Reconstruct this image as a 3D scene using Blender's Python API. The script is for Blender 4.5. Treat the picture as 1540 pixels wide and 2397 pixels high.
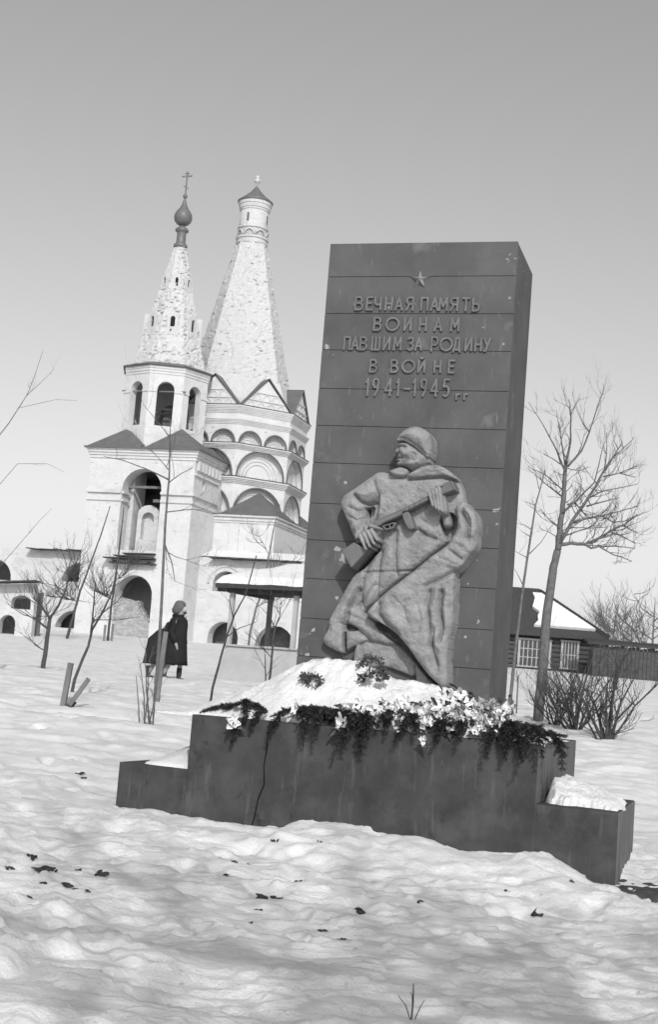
import bpy, math, random
import numpy as np
from mathutils import Vector, Matrix
from mathutils.geometry import tessellate_polygon

S = bpy.context.scene
for o in list(bpy.data.objects):
    bpy.data.objects.remove(o)
COL = S.collection
rad = math.radians

# ------------------------------------------------------------------ camera
EYE = 1.30
PITCH, ROLL, FPX = 0.1241, 0.0797, 3292.44      # focal length in pixels of a 1540 x 2396 picture
cam_data = bpy.data.cameras.new('camera')
cam = bpy.data.objects.new('camera', cam_data)
COL.objects.link(cam)
S.camera = cam
cam_data.sensor_fit = 'VERTICAL'
cam_data.sensor_height = 36.0
cam_data.lens = 36.0 * FPX / 2396.0
cam_data.clip_start = 0.1
cam_data.clip_end = 3000
cam_data.dof.use_dof = True
cam_data.dof.focus_distance = 11.4
cam_data.dof.aperture_fstop = 8.0
_c, _s = math.cos(PITCH), math.sin(PITCH)
_fw = Vector((0, _c, _s)); _up0 = Vector((0, -_s, _c)); _rt0 = Vector((1, 0, 0))
_rt = _rt0 * math.cos(ROLL) + _up0 * math.sin(ROLL)
_up = -_rt0 * math.sin(ROLL) + _up0 * math.cos(ROLL)
m3 = Matrix((_rt, _up, -_fw)).transposed()
cam.matrix_world = Matrix.Translation((0, 0, EYE)) @ m3.to_4x4()

# ------------------------------------------------------------------ daylight
SUN_AZ, SUN_EL = rad(7.0), rad(33.0)            # sun behind the viewer, a little to the right
w = bpy.data.worlds.new('World'); S.world = w; w.use_nodes = True
nt = w.node_tree
bg = nt.nodes['Background']
sky = nt.nodes.new('ShaderNodeTexSky'); sky.sky_type = 'NISHITA'; sky.sun_disc = False
sky.sun_elevation = SUN_EL; sky.sun_rotation = math.pi - SUN_AZ
sky.air_density = 1.0; sky.dust_density = 2.0; sky.ozone_density = 1.0
sep = nt.nodes.new('ShaderNodeSeparateColor')    # black and white film, as sensitive to blue as to green and red
nt.links.new(sky.outputs[0], sep.inputs[0])
add1 = nt.nodes.new('ShaderNodeMath'); add1.operation = 'ADD'; nt.links.new(sep.outputs[0], add1.inputs[0]); nt.links.new(sep.outputs[1], add1.inputs[1])
add2 = nt.nodes.new('ShaderNodeMath'); add2.operation = 'ADD'; nt.links.new(add1.outputs[0], add2.inputs[0]); nt.links.new(sep.outputs[2], add2.inputs[1])
avg = nt.nodes.new('ShaderNodeMath'); avg.operation = 'MULTIPLY'; avg.inputs[1].default_value = 1 / 3; nt.links.new(add2.outputs[0], avg.inputs[0])
nt.links.new(avg.outputs[0], bg.inputs[0])
bg.inputs[1].default_value = 0.15
sl = bpy.data.lights.new('sun', 'SUN'); sl.energy = 2.5; sl.angle = rad(0.6); sl.color = (1, 1, 1)
so = bpy.data.objects.new('sun', sl); COL.objects.link(so)
sd = Vector((math.sin(SUN_AZ) * math.cos(SUN_EL), -math.cos(SUN_AZ) * math.cos(SUN_EL), math.sin(SUN_EL)))
so.rotation_euler = sd.to_track_quat('Z', 'Y').to_euler(); so.location = (6, -30, 30)
vs = S.view_settings
vs.view_transform = 'Standard'; vs.look = 'None'; vs.exposure = 0.1; vs.gamma = 1.0; vs.use_curve_mapping = False
S.render.engine = 'CYCLES'
S.cycles.max_bounces = 6

# ------------------------------------------------------------------ survey helpers: a sighted direction at a known distance
def ray(px, py):
    return _fw + _rt * ((px - 770) / FPX) - _up * ((py - 1198) / FPX)
def at(px, py, Y):
    v = ray(px, py); return Vector((0, 0, EYE)) + v * (Y / v.y)
def hit(px, py, p0, n):
    v = ray(px, py); e = Vector((0, 0, EYE)); return e + v * ((p0 - e).dot(n) / v.dot(n))

YAW = 0.2892
UF = Vector((math.cos(YAW), -math.sin(YAW), 0)); VF = Vector((math.sin(YAW), math.cos(YAW), 0))

# ------------------------------------------------------------------ noise
_rng = np.random.RandomState(5)
_T = _rng.rand(512, 512)
def vnoise(x, y, seed=0):
    x = np.asarray(x, float) + seed * 17.31; y = np.asarray(y, float) + seed * 9.77
    xi = np.floor(x).astype(int); yi = np.floor(y).astype(int)
    fx = x - xi; fy = y - yi
    fx = fx * fx * (3 - 2 * fx); fy = fy * fy * (3 - 2 * fy)
    g = lambda a, b: _T[a % 512, b % 512]
    return (g(xi, yi) * (1 - fx) + g(xi + 1, yi) * fx) * (1 - fy) + (g(xi, yi + 1) * (1 - fx) + g(xi + 1, yi + 1) * fx) * fy
def fbm(x, y, seed=0, oct=4, gain=.5):
    t = 0; a = 1; n = 0
    for k in range(oct):
        t = t + a * (vnoise(x * 2 ** k, y * 2 ** k, seed + k * 3) - .5); n += a; a *= gain
    return t / n

# ------------------------------------------------------------------ materials (all grey: the picture is black and white)
def material(name, v, rough=.85, spec=.2, var=.15, scale=4, bump=.2, bscale=25, stretch=(1, 1, 1), patches=None, metal=0, bdist=.02, obj_space=True):
    """grey material: value v with noise variation, fine relief; patches=(value, scale, lo, hi, stretch) adds worn areas"""
    m = bpy.data.materials.new(name); m.use_nodes = True
    n = m.node_tree.nodes; l = m.node_tree.links
    b = n['Principled BSDF']
    b.inputs['Roughness'].default_value = rough
    b.inputs['Specular IOR Level'].default_value = spec
    b.inputs['Metallic'].default_value = metal
    tc = n.new('ShaderNodeTexCoord'); mp = n.new('ShaderNodeMapping')
    l.new(tc.outputs['Object' if obj_space else 'Generated'], mp.inputs[0]); mp.inputs['Scale'].default_value = stretch
    no = n.new('ShaderNodeTexNoise'); no.inputs['Scale'].default_value = scale; no.inputs['Detail'].default_value = 6; no.inputs['Roughness'].default_value = .6
    l.new(mp.outputs[0], no.inputs['Vector'])
    mr = n.new('ShaderNodeMapRange'); mr.inputs[1].default_value = .25; mr.inputs[2].default_value = .75
    mr.inputs[3].default_value = v * (1 - var); mr.inputs[4].default_value = v * (1 + var)
    l.new(no.outputs[0], mr.inputs[0])
    cur = mr.outputs[0]
    for pt in (patches or []):
        pv, ps, lo, hi, pst = pt
        mp2 = n.new('ShaderNodeMapping'); l.new(tc.outputs['Object'], mp2.inputs[0]); mp2.inputs['Scale'].default_value = pst
        mp2.inputs['Location'].default_value = (ps * 1.7, ps * .6, lo * 31)
        n2 = n.new('ShaderNodeTexNoise'); n2.inputs['Scale'].default_value = ps; n2.inputs['Detail'].default_value = 5; n2.inputs['Roughness'].default_value = .62
        l.new(mp2.outputs[0], n2.inputs['Vector'])
        r2 = n.new('ShaderNodeMapRange'); r2.inputs[1].default_value = lo; r2.inputs[2].default_value = hi
        l.new(n2.outputs[0], r2.inputs[0])
        mx = n.new('ShaderNodeMix'); mx.data_type = 'FLOAT'
        l.new(r2.outputs[0], mx.inputs[0]); l.new(cur, mx.inputs[2]); mx.inputs[3].default_value = pv
        cur = mx.outputs[0]
    l.new(cur, b.inputs['Base Color'])
    if bump:
        nb = n.new('ShaderNodeTexNoise'); nb.inputs['Scale'].default_value = bscale; nb.inputs['Detail'].default_value = 6; nb.inputs['Roughness'].default_value = .65
        l.new(mp.outputs[0], nb.inputs['Vector'])
        bu = n.new('ShaderNodeBump'); bu.inputs['Strength'].default_value = bump; bu.inputs['Distance'].default_value = bdist
        l.new(nb.outputs[0], bu.inputs['Height']); l.new(bu.outputs[0], b.inputs['Normal'])
    return m

M = {}
M['snow'] = material('snow', .66, rough=.7, spec=.25, var=.10, scale=2.6, bump=.55, bscale=48, bdist=.022,
                     patches=[(.60, .7, .45, .66, (1, 1.3, 1)), (.54, 2.2, .50, .70, (1, 1.1, 1)), (.76, 3.6, .58, .72, (.8, 1.8, 1)), (.30, 9.0, .66, .78, (1, 1.2, 1)), (.16, 30, .72, .78, (1, 1, 1))])
M['clean_snow'] = material('clean_snow', .72, rough=.7, spec=.25, var=.08, scale=7, bump=.8, bscale=34, bdist=.03, patches=[(.62, 2.5, .55, .75, (1, 1, 1))])
M['stele'] = material('stele', .092, rough=.8, spec=.15, var=.22, scale=2.4, bump=.35, bscale=45, bdist=.008,
                      patches=[(.17, 3.5, .62, .8, (1, 1, 1)), (.145, 9, .6, .75, (3, 3, .5)), (.16, 5.5, .70, .78, (1, 1, 1))])
M['plinth'] = material('plinth', .05, rough=.85, spec=.12, var=.4, scale=3, bump=.4, bscale=40, bdist=.008,
                       patches=[(.085, 2.2, .5, .75, (1, 1, 1)), (.1, 4, .58, .78, (4, 4, .6)), (.13, 9, .68, .8, (2, 2, .35)), (.03, 6, .6, .72, (1, 1, 1))])
def peel(m, spots, val):
    """places where the paint has flaked to pale cement: (x, z, half width, half height) on the face"""
    n = m.node_tree.nodes; l = m.node_tree.links; b = n['Principled BSDF']
    tc = n.new('ShaderNodeTexCoord'); no = n.new('ShaderNodeTexNoise'); no.inputs['Scale'].default_value = 17; no.inputs['Detail'].default_value = 4
    l.new(tc.outputs['Object'], no.inputs['Vector'])
    cur = b.inputs['Base Color'].links[0].from_socket
    acc = None
    for x, z, hw, hh in spots:
        mp = n.new('ShaderNodeMapping'); mp.vector_type = 'POINT'
        mp.inputs['Scale'].default_value = (1 / hw, 0, 1 / hh); mp.inputs['Location'].default_value = (-x / hw, 0, -z / hh)
        l.new(tc.outputs['Object'], mp.inputs[0])
        ln = n.new('ShaderNodeVectorMath'); ln.operation = 'LENGTH'; l.new(mp.outputs[0], ln.inputs[0])
        mr = n.new('ShaderNodeMapRange'); mr.inputs[1].default_value = 0; mr.inputs[2].default_value = 1; mr.inputs[3].default_value = .22; mr.inputs[4].default_value = 0
        l.new(ln.outputs['Value'], mr.inputs[0])
        if acc is None: acc = mr.outputs[0]
        else:
            mx = n.new('ShaderNodeMath'); mx.operation = 'MAXIMUM'; l.new(acc, mx.inputs[0]); l.new(mr.outputs[0], mx.inputs[1]); acc = mx.outputs[0]
    ad = n.new('ShaderNodeMath'); ad.operation = 'ADD'; l.new(acc, ad.inputs[0]); l.new(no.outputs[0], ad.inputs[1])
    th = n.new('ShaderNodeMapRange'); th.inputs[1].default_value = .735; th.inputs[2].default_value = .775; l.new(ad.outputs[0], th.inputs[0])
    mi = n.new('ShaderNodeMix'); mi.data_type = 'FLOAT'; l.new(th.outputs[0], mi.inputs[0]); l.new(cur, mi.inputs[2]); mi.inputs[3].default_value = val
    l.new(mi.outputs[0], b.inputs['Base Color'])
M['bronze'] = material('bronze', .26, rough=.68, spec=.2, var=.28, scale=9, bump=.9, bscale=55, bdist=.014,
                       patches=[(.14, 5, .56, .72, (1, 1, 1)), (.34, 9, .62, .78, (1, 1, 1))])
M['pale_plinth'] = material('pale_plinth', .15, rough=.9, spec=.1, var=.3, scale=3, bump=.5, bscale=40, bdist=.008, stretch=(1, 3, .6), patches=[(.09, 5, .5, .66, (1, 3, .5)), (.22, 9, .62, .76, (1, 3, .5))])
M['gun'] = material('gun', .13, rough=.6, spec=.25, var=.2, scale=9, bump=.35, bscale=50, bdist=.006)
M['letter'] = material('letter', .14, rough=.75, spec=.2, var=.3, scale=14, bump=.3, bscale=60, bdist=.004)
M['plaster'] = material('plaster', .55, rough=.9, spec=.1, var=.07, scale=1.3, bump=.5, bscale=9, bdist=.05,
                        patches=[(.45, .8, .52, .72, (1, 1, 1.6)), (.27, 2.2, .62, .73, (1, 1, 3.2)), (.48, 4.5, .55, .7, (2, 2, .5))])
M['old_plaster'] = material('old_plaster', .52, rough=.9, spec=.1, var=.1, scale=1.5, bump=.7, bscale=8, bdist=.06,
                            patches=[(.45, .9, .5, .66, (1, 1, 2.5)), (.27, 2.0, .62, .72, (1, 1, 3.5))])
M['tent_brick'] = material('tent_brick', .55, rough=.95, spec=.05, var=.12, scale=5, bump=.8, bscale=16, bdist=.06, stretch=(1, 1, 2.5),
                           patches=[(.46, 3.0, .56, .72, (1, 1, 2.6)), (.24, 6.5, .665, .74, (1, 1, 3.0))])
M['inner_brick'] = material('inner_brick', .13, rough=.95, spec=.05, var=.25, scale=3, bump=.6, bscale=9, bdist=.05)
M['rubble'] = material('rubble', .36, rough=.95, spec=.05, var=.35, scale=4, bump=.9, bscale=9, bdist=.08, stretch=(1, 1, 2.2))
M['roof_iron'] = material('roof_iron', .115, rough=.6, spec=.3, var=.2, scale=2.5, bump=.2, bscale=12)
M['dome_iron'] = material('dome_iron', .13, rough=.45, spec=.4, var=.25, scale=6, bump=.1, bscale=20)
M['cross'] = material('cross', .15, rough=.6, var=.2)
M['old_wood'] = material('old_wood', .16, rough=.9, spec=.1, var=.35, scale=5, stretch=(3, 3, .5), bump=.5, bscale=25)
M['dark_wood'] = material('dark_wood', .055, rough=.9, spec=.1, var=.3, scale=5, stretch=(1, 6, 6), bump=.5, bscale=20)
M['grey_paint'] = material('grey_paint', .36, rough=.8, spec=.15, var=.1, scale=3, bump=.2, bscale=20)
M['white_paint'] = material('white_paint', .34, rough=.8, var=.15, scale=5, bump=.2)
M['log'] = material('log', .075, rough=.95, spec=.05, var=.4, scale=3, stretch=(.6, .6, 5), bump=.5, bscale=15)
M['glass'] = material('glass', .03, rough=.15, spec=.5, var=.2, bump=0)
M['bark'] = material('bark', .13, rough=.95, spec=.05, var=.35, scale=14, bump=.6, bscale=60, bdist=.01)
M['dark_bark'] = material('dark_bark', .07, rough=.95, spec=.05, var=.35, scale=14, bump=.5, bscale=60, bdist=.01)
M['fir'] = material('fir', .035, rough=.7, spec=.2, var=.4, scale=9, bump=0)
M['fir_stem'] = material('fir_stem', .05, rough=.9, spec=.1, var=.3, scale=9, bump=0)
M['petal'] = material('petal', .8, rough=.8, spec=.1, var=.12, scale=20, bump=.2, bscale=80)
M['grey_petal'] = material('grey_petal', .36, rough=.8, spec=.1, var=.25, scale=20, bump=.2, bscale=80)
M['leaf'] = material('leaf', .09, rough=.7, spec=.2, var=.35, scale=20, bump=.2, bscale=80)
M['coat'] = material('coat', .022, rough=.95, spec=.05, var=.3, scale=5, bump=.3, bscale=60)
M['coat_faded'] = material('coat_faded', .03, rough=.95, spec=.05, var=.3, scale=5, bump=.3, bscale=60)
M['scarf'] = material('scarf', .11, rough=.95, spec=.05, var=.25, scale=14, bump=.3, bscale=60)
M['skin'] = material('skin', .38, rough=.7, var=.08, bump=0)
M['stocking'] = material('stocking', .26, rough=.9, var=.1, bump=0)
M['boot'] = material('boot', .03, rough=.7, var=.2, bump=0)
M['clod'] = material('clod', .05, rough=.95, spec=.05, var=.4, scale=18, bump=.6, bscale=60)
M['soil'] = material('soil', .07, rough=.95, spec=.05, var=.4, scale=6, bump=.7, bscale=40)

# ------------------------------------------------------------------ mesh builder
class MB:
    def __init__(s): s.v = []; s.f = []
    def add(s, vs, fs):
        b = len(s.v); s.v += [tuple(p) for p in vs]; s.f += [tuple(i + b for i in q) for q in fs]; return s
    def box(s, x0, x1, y0, y1, z0, z1):
        return s.add([(x0, y0, z0), (x1, y0, z0), (x1, y1, z0), (x0, y1, z0), (x0, y0, z1), (x1, y0, z1), (x1, y1, z1), (x0, y1, z1)],
                     [(0, 3, 2, 1), (4, 5, 6, 7), (0, 1, 5, 4), (1, 2, 6, 5), (2, 3, 7, 6), (3, 0, 4, 7)])
    def bar(s, p, q, wd, ht=None, up=(0, 0, 1)):
        p, q = Vector(p), Vector(q); d = (q - p).normalized(); ht = ht or wd
        u = Vector(up); a = d.cross(u)
        if a.length < 1e-4: a = d.cross(Vector((1, 0, 0)))
        a.normalize(); b = a.cross(d)
        c = [(-1, -1), (1, -1), (1, 1), (-1, 1)]
        vs = [e + a * (i * wd / 2) + b * (j * ht / 2) for e in (p, q) for i, j in c]
        return s.add(vs, [(0, 1, 2, 3), (7, 6, 5, 4), (0, 4, 5, 1), (1, 5, 6, 2), (2, 6, 7, 3), (3, 7, 4, 0)])
    def tube(s, pts, rads, n=6, cap=True):
        pts = [Vector(p) for p in pts]; vs = []; fs = []
        ref = Vector((.31, .17, .93))
        for i, p in enumerate(pts):
            d = (pts[min(i + 1, len(pts) - 1)] - pts[max(i - 1, 0)])
            d = d.normalized() if d.length > 1e-9 else Vector((0, 0, 1))
            a = d.cross(ref)
            if a.length < .05: a = d.cross(Vector((1, 0, 0)))
            a.normalize(); b = d.cross(a)
            for k in range(n):
                t = 2 * math.pi * k / n
                vs.append(p + (a * math.cos(t) + b * math.sin(t)) * rads[i])
        for i in range(len(pts) - 1):
            for k in range(n):
                k2 = (k + 1) % n
                fs.append((i * n + k, i * n + k2, (i + 1) * n + k2, (i + 1) * n + k))
        if cap:
            fs.append(tuple(range(n - 1, -1, -1))); fs.append(tuple((len(pts) - 1) * n + k for k in range(n)))
        return s.add(vs, fs)
    def lathe(s, prof, n=24, c=(0, 0), a0=0.0, cap=True):
        vs = []; fs = []
        for r, z in prof:
            for k in range(n):
                t = a0 + 2 * math.pi * k / n
                vs.append((c[0] + r * math.cos(t), c[1] + r * math.sin(t), z))
        for i in range(len(prof) - 1):
            for k in range(n):
                k2 = (k + 1) % n
                fs.append((i * n + k, i * n + k2, (i + 1) * n + k2, (i + 1) * n + k))
        if cap:
            fs.append(tuple(range(n - 1, -1, -1))); fs.append(tuple((len(prof) - 1) * n + k for k in range(n)))
        return s.add(vs, fs)
    def slab(s, outline, holes, y0, y1):
        """upright plate in x,z with holes, from depth y0 to y1"""
        loops = [list(outline)] + [list(h) for h in holes]
        flat = [p for lp in loops for p in lp]; N = len(flat)
        tris = tessellate_polygon([[Vector((a, b, 0)) for a, b in lp] for lp in loops])
        vs = [(a, y0, b) for a, b in flat] + [(a, y1, b) for a, b in flat]
        fs = []
        for t in tris:
            a, b, c = t
            ar = (flat[b][0] - flat[a][0]) * (flat[c][1] - flat[a][1]) - (flat[b][1] - flat[a][1]) * (flat[c][0] - flat[a][0])
            if abs(ar) < 1e-12: continue
            if ar < 0: a, b, c = a, c, b
            fs.append((a, b, c)); fs.append((N + a, N + c, N + b))
        base = 0
        for li, lp in enumerate(loops):
            n = len(lp)
            A = sum(lp[i][0] * lp[(i + 1) % n][1] - lp[(i + 1) % n][0] * lp[i][1] for i in range(n))
            ccw = A > 0
            for i in range(n):
                a, b = base + i, base + (i + 1) % n
                if (ccw and li == 0) or (not ccw and li > 0): fs.append((a, a + N, b + N, b))
                else: fs.append((a, b, b + N, a + N))
            base += n
        return s.add(vs, fs)
    def mesh(s, name, smooth=False):
        me = bpy.data.meshes.new(name); me.from_pydata(s.v, [], s.f)
        if smooth: me.polygons.foreach_set('use_smooth', [True] * len(me.polygons))
        me.update(); return me

def link(name, data, mat=None, parent=None, loc=None, rot=None):
    o = bpy.data.objects.new(name, data); COL.objects.link(o)
    if mat is not None and data is not None and not data.materials: data.materials.append(M[mat])
    if parent: o.parent = parent
    if loc is not None: o.location = loc
    if rot is not None: o.rotation_euler = rot
    return o
def part(name, mb, mat, parent=None, smooth=False, loc=None, rot=None):
    return link(name, mb.mesh(name, smooth), mat, parent, loc, rot)
def tag(o, label, cat, group=None):
    o['label'] = label; o['category'] = cat
    if group: o['group'] = group
    return o
def thing(name, label, cat, loc=(0, 0, 0), rz=0.0, group=None):
    o = bpy.data.objects.new(name, None); COL.objects.link(o); o.empty_display_size = .2
    o.location = loc; o.rotation_euler = (0, 0, rz)
    return tag(o, label, cat, group)
def grid_mesh(name, X, Y, Z, mask=None, smooth=True):
    """heightfield arrays (rows, cols) to a mesh; mask drops cells"""
    r, c = X.shape
    vs = np.stack([X, Y, Z], -1).reshape(-1, 3)
    idx = np.arange(r * c).reshape(r, c)
    q = np.stack([idx[:-1, :-1], idx[:-1, 1:], idx[1:, 1:], idx[1:, :-1]], -1)
    if mask is not None: q = q[mask]
    q = q.reshape(-1, 4)
    used = np.unique(q); remap = -np.ones(r * c, int); remap[used] = np.arange(len(used))
    q = remap[q]; vs = vs[used]
    me = bpy.data.meshes.new(name)
    me.vertices.add(len(vs)); me.vertices.foreach_set('co', vs.astype(np.float32).ravel())
    me.loops.add(q.size); me.loops.foreach_set('vertex_index', q.astype(np.int32).ravel())
    me.polygons.add(len(q)); me.polygons.foreach_set('loop_start', np.arange(0, q.size, 4, dtype=np.int32))
    me.polygons.foreach_set('loop_total', np.full(len(q), 4, np.int32))
    me.polygons.foreach_set('use_smooth', np.full(len(q), smooth))
    me.update(calc_edges=True); me.validate()
    return me
# ================================================================== the ground: one snow sheet to the horizon
PL0 = Vector((1.4154, 11.5, 0)) - VF * .9        # plinth frame: origin at the foot of the stele's right edge, on the plinth's front plane
_ky = np.array([-400, -20, 0, 4, 8, 10, 11.5, 14, 16, 18, 20, 24, 30, 36, 50, 75, 82, 120, 200, 600, 2200])
_kz = np.array([-8, -.4, -.05, .02, .06, .10, .19, .42, .64, .85, .97, 1.1, 1.22, 1.25, 1.85, 3.15, 3.38, 4.2, 5.5, 9, 14])
def _prof(y):
    m = np.gradient(_kz, _ky)
    i = np.clip(np.searchsorted(_ky, y) - 1, 0, len(_ky) - 2)
    h = _ky[i + 1] - _ky[i]; t = (y - _ky[i]) / h
    return ((2 * t**3 - 3 * t**2 + 1) * _kz[i] + (t**3 - 2 * t**2 + t) * h * m[i] + (-2 * t**3 + 3 * t**2) * _kz[i + 1] + (t**3 - t**2) * h * m[i + 1])
_bu = np.array([-3.6, -2.78, -2.17, -1.8, -1.4, -1.25, -.71, -.64, -.24, .02, .28, .56, .71, .87, 1.0, 1.2, 1.9])
_bz = np.array([.2, .236, .245, .205, .195, .235, .26, .225, .2, .165, .165, .18, .15, .095, .035, .03, .04])
_fr = np.random.RandomState(17)
_prints = []
for _ in range(210):                               # footprints trodden in front of the memorial and along the path behind
    if _fr.rand() < .72: _prints.append((_fr.uniform(-3.6, 3.4), _fr.uniform(7.2, 11.2), _fr.uniform(-.9, .9), _fr.uniform(.015, .04)))
    else:
        _yy = _fr.uniform(13, 34); _prints.append((_fr.normal(-2.6 - .03 * (_yy - 14), .9), _yy, _fr.uniform(-.5, .5), _fr.uniform(.03, .07)))
def _tread(x, y):
    z = np.zeros(np.shape(x))
    for fx, fy, fa, fd in _prints:
        m = (np.abs(x - fx) < .42) & (np.abs(y - fy) < .42)
        if not m.any(): continue
        dx = x[m] - fx; dy = y[m] - fy; c, s = math.cos(fa), math.sin(fa)
        e = ((dx * c + dy * s) / .075)**2 + ((-dx * s + dy * c) / .165)**2
        z[m] += -fd * np.exp(-e**1.6) + fd * .25 * np.exp(-((np.sqrt(e) - 1.35) / .38)**2)
    return z
def ground(x, y, detail=True):
    x = np.asarray(x, float); y = np.asarray(y, float)
    z = _prof(y)
    wx = np.clip((24 - y) / 10, 0, 1)
    z = z - .035 * np.clip(x, -8, 8) * wx
    # bank of snow lying against the front of the plinth
    dx, dy = x - PL0.x, y - PL0.y
    u = dx * UF.x + dy * UF.y; v = dx * VF.x + dy * VF.y
    bz = np.interp(u, _bu, _bz)
    k = np.exp(-np.where(v < 0, -v, 0.0)**2 / .55) * np.clip((u + 3.7) / .8, 0, 1) * np.clip((2.1 - u) / .7, 0, 1) * np.clip((1.2 - v) / 1.0, 0, 1)
    z = z + (bz - z) * k
    z = z + .10 * fbm(x * .22, y * .16, 3, 3) * np.clip((y - 13) / 6, 0, 1) * np.clip((70 - y) / 30, 0, 1)
    if detail:
        z = z + _tread(x, y) * np.clip(1.15 - k * 1.1, 0, 1)
        near = np.clip((15 - y) / 3, 0, 1)
        tram = fbm(x * 2.0, y * 1.2, 11, 5, .55)
        ridg = 1 - 2 * np.abs(fbm(x * 2.6, y * 3.2, 23, 4, .55)) * 2
        cn = fbm(x * 1.15, y * 1.7, 29, 5, .55) * 9; cf = np.floor(cn); crust = cf + np.clip((cn - cf) / .16, 0, 1)
        lump = np.maximum(0, fbm(x * 3.2, y * 2.6, 31, 4, .6) - .03)
        nr = np.clip((9.5 - y) / 2.0, 0, 1)
        left = np.clip((-.2 - x) / 1.0, 0, 1) * nr * np.clip((8.6 - y) / 1.5, 0, 1)
        z = z + near * (.045 + .05 * np.clip((y - 7) / 2, 0, 1)) * tram + near * .03 * fbm(x * 3.0, y * 4.2, 67, 4, .6) + near * .020 * crust + .34 * np.maximum(0, lump - .02) * left
        z = z + near * (.024 * fbm(x * 8, y * 9, 41, 4, .62) + .008 * fbm(x * 24, y * 24, 47, 2) + .05 * np.maximum(0, fbm(x * 2.6, y * 4.5, 43, 4, .6) - .07))
        far = 1 - near
        z = z + far * np.clip((80 - y) / 50, 0.2, 1) * (.20 * fbm(x * .55, y * 1.2, 57, 5, .62) + .10 * fbm(x * 1.6, y * 3.4, 61, 4, .62))
        # a trodden rut that crosses behind the plinth
        rut = np.exp(-((y - 16.6 - .05 * x) / .16)**2) * np.clip((.5 - x) / 1, 0, 1)
        z = z - .09 * rut * (.6 + .8 * vnoise(x * 3, y * 0, 77))
    return z
def gz(x, y): return float(ground(np.array([x]), np.array([y]))[0])
def gY(px, py, y0=9.0, y1=90.0):
    """distance at which a sighted line first meets the ground"""
    Y = y0
    while Y < y1:
        q = at(px, py, Y)
        if q.z <= float(ground(np.array([q.x]), np.array([q.y]), False)[0]): return Y
        Y += .1 + .01 * Y
    return y1

rows = [-300., -80, -30, -12, -5, -1, 1.5]
y = 3.0
while y < 1500:
    rows.append(y); y += max(.022, .0033 * y) if y < 60 else .06 * y
rows = np.array(rows)
half = np.where(rows < 60, 3.2 + np.abs(rows) * .42, 28 + (rows - 60) * 1.2); half = np.where(rows < 2, np.maximum(half, 6 - rows * 1.2), half)
half = np.maximum(half, 4.5)
t = np.linspace(-1, 1, 470)
t = .82 * t + .18 * t**5
X = half[:, None] * t[None, :]
Y = np.repeat(rows[:, None], len(t), 1)
X[:, 0] -= 120; X[:, -1] += 120; X[:, 1] -= 25; X[:, -2] += 25
Z = ground(X, Y)
g = link('snow_ground', grid_mesh('snow_ground', X, Y, Z), 'snow'); g['kind'] = 'structure'

# bare wet earth showing at the foot of the right-hand step
def plw(u, v, z): return Vector((PL0.x + UF.x * u + VF.x * v, PL0.y + UF.y * u + VF.y * v, z))
uu, vv = np.meshgrid(np.linspace(.78, 1.75, 40), np.linspace(-.30, .75, 44))
px_ = PL0.x + UF.x * uu + VF.x * vv; py_ = PL0.y + UF.y * uu + VF.y * vv
e = ((uu - 1.35) / .5)**2 + ((vv - .1) / .36)**2 + .9 * fbm(uu * 5, vv * 5, 5, 3)
ez = ground(px_, py_, False) + .035 + .05 * fbm(uu * 9, vv * 9, 8, 3) - .10 * np.clip(e - .55, 0, 3)
es = link('bare_earth', grid_mesh('bare_earth', px_, py_, ez), 'soil'); es['kind'] = 'structure'
# ================================================================== war memorial
# local frame: x = along the face to the right, y = into depth, z up; origin on the plinth's front plane
memorial = thing('war_memorial', 'tall dark painted stele with soldier relief and inscription on stepped plinth', 'memorial', (PL0.x, PL0.y, 0), -YAW)
STEP, TOP, STOP = .575, 1.01, EYE + 3.8603
FD = .9                                           # stele face stands back from the plinth's front
SW, SDp = 1.6578, .8956
courses = [EYE + h for h in (3.8603, 3.5607, 3.2303, 2.906, 2.5637, 2.2374, 1.911, 1.5591, 1.242, .9104, .5725, .2517, -.07)] + [TOP]
FACE0 = Vector((1.4154, 11.5, 0))
def face(px, py):                                  # sighted point on the stele face -> local x, z
    q = hit(px, py, FACE0, VF) - FACE0
    return q.dot(UF), q.z
zoomA = lambda x, y: face((960 + x / 2.265) / 1.2987, (800 + y / 2.265) / 1.2987)

def bev(o, w=.007):
    b = o.modifiers.new('bevel', 'BEVEL'); b.width = w; b.segments = 2; b.limit_method = 'ANGLE'; return o
stele = bev(part('stele', MB().box(-SW, 0, FD + .010, FD + SDp, TOP - .02, STOP), 'stele', memorial), .015)
G = .0026
du0, du1, du2, du3 = [zoomA(a, 95)[0] for a in (640, 688, 745, 800)]
dip = .030
for i in range(len(courses) - 1):
    zt, zb = courses[i] - (0 if i == 0 else G), courses[i + 1] + (G if i < len(courses) - 2 else 0)
    ol = [(-SW, zb)]
    if i == 0: ol += [(du0, zb), (du1, zb - dip), (du2, zb - dip), (du3, zb)]
    ol += [(0, zb), (0, zt)]
    if i == 1: ol += [(du3, zt), (du2, zt - dip), (du1, zt - dip), (du0, zt)]
    ol += [(-SW, zt)]
    o = part('course', MB().slab(ol, [], FD, FD + .0095), 'stele', stele)
    bv = o.modifiers.new('bevel', 'BEVEL'); bv.width = .002; bv.segments = 2; bv.limit_method = 'ANGLE'

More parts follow.
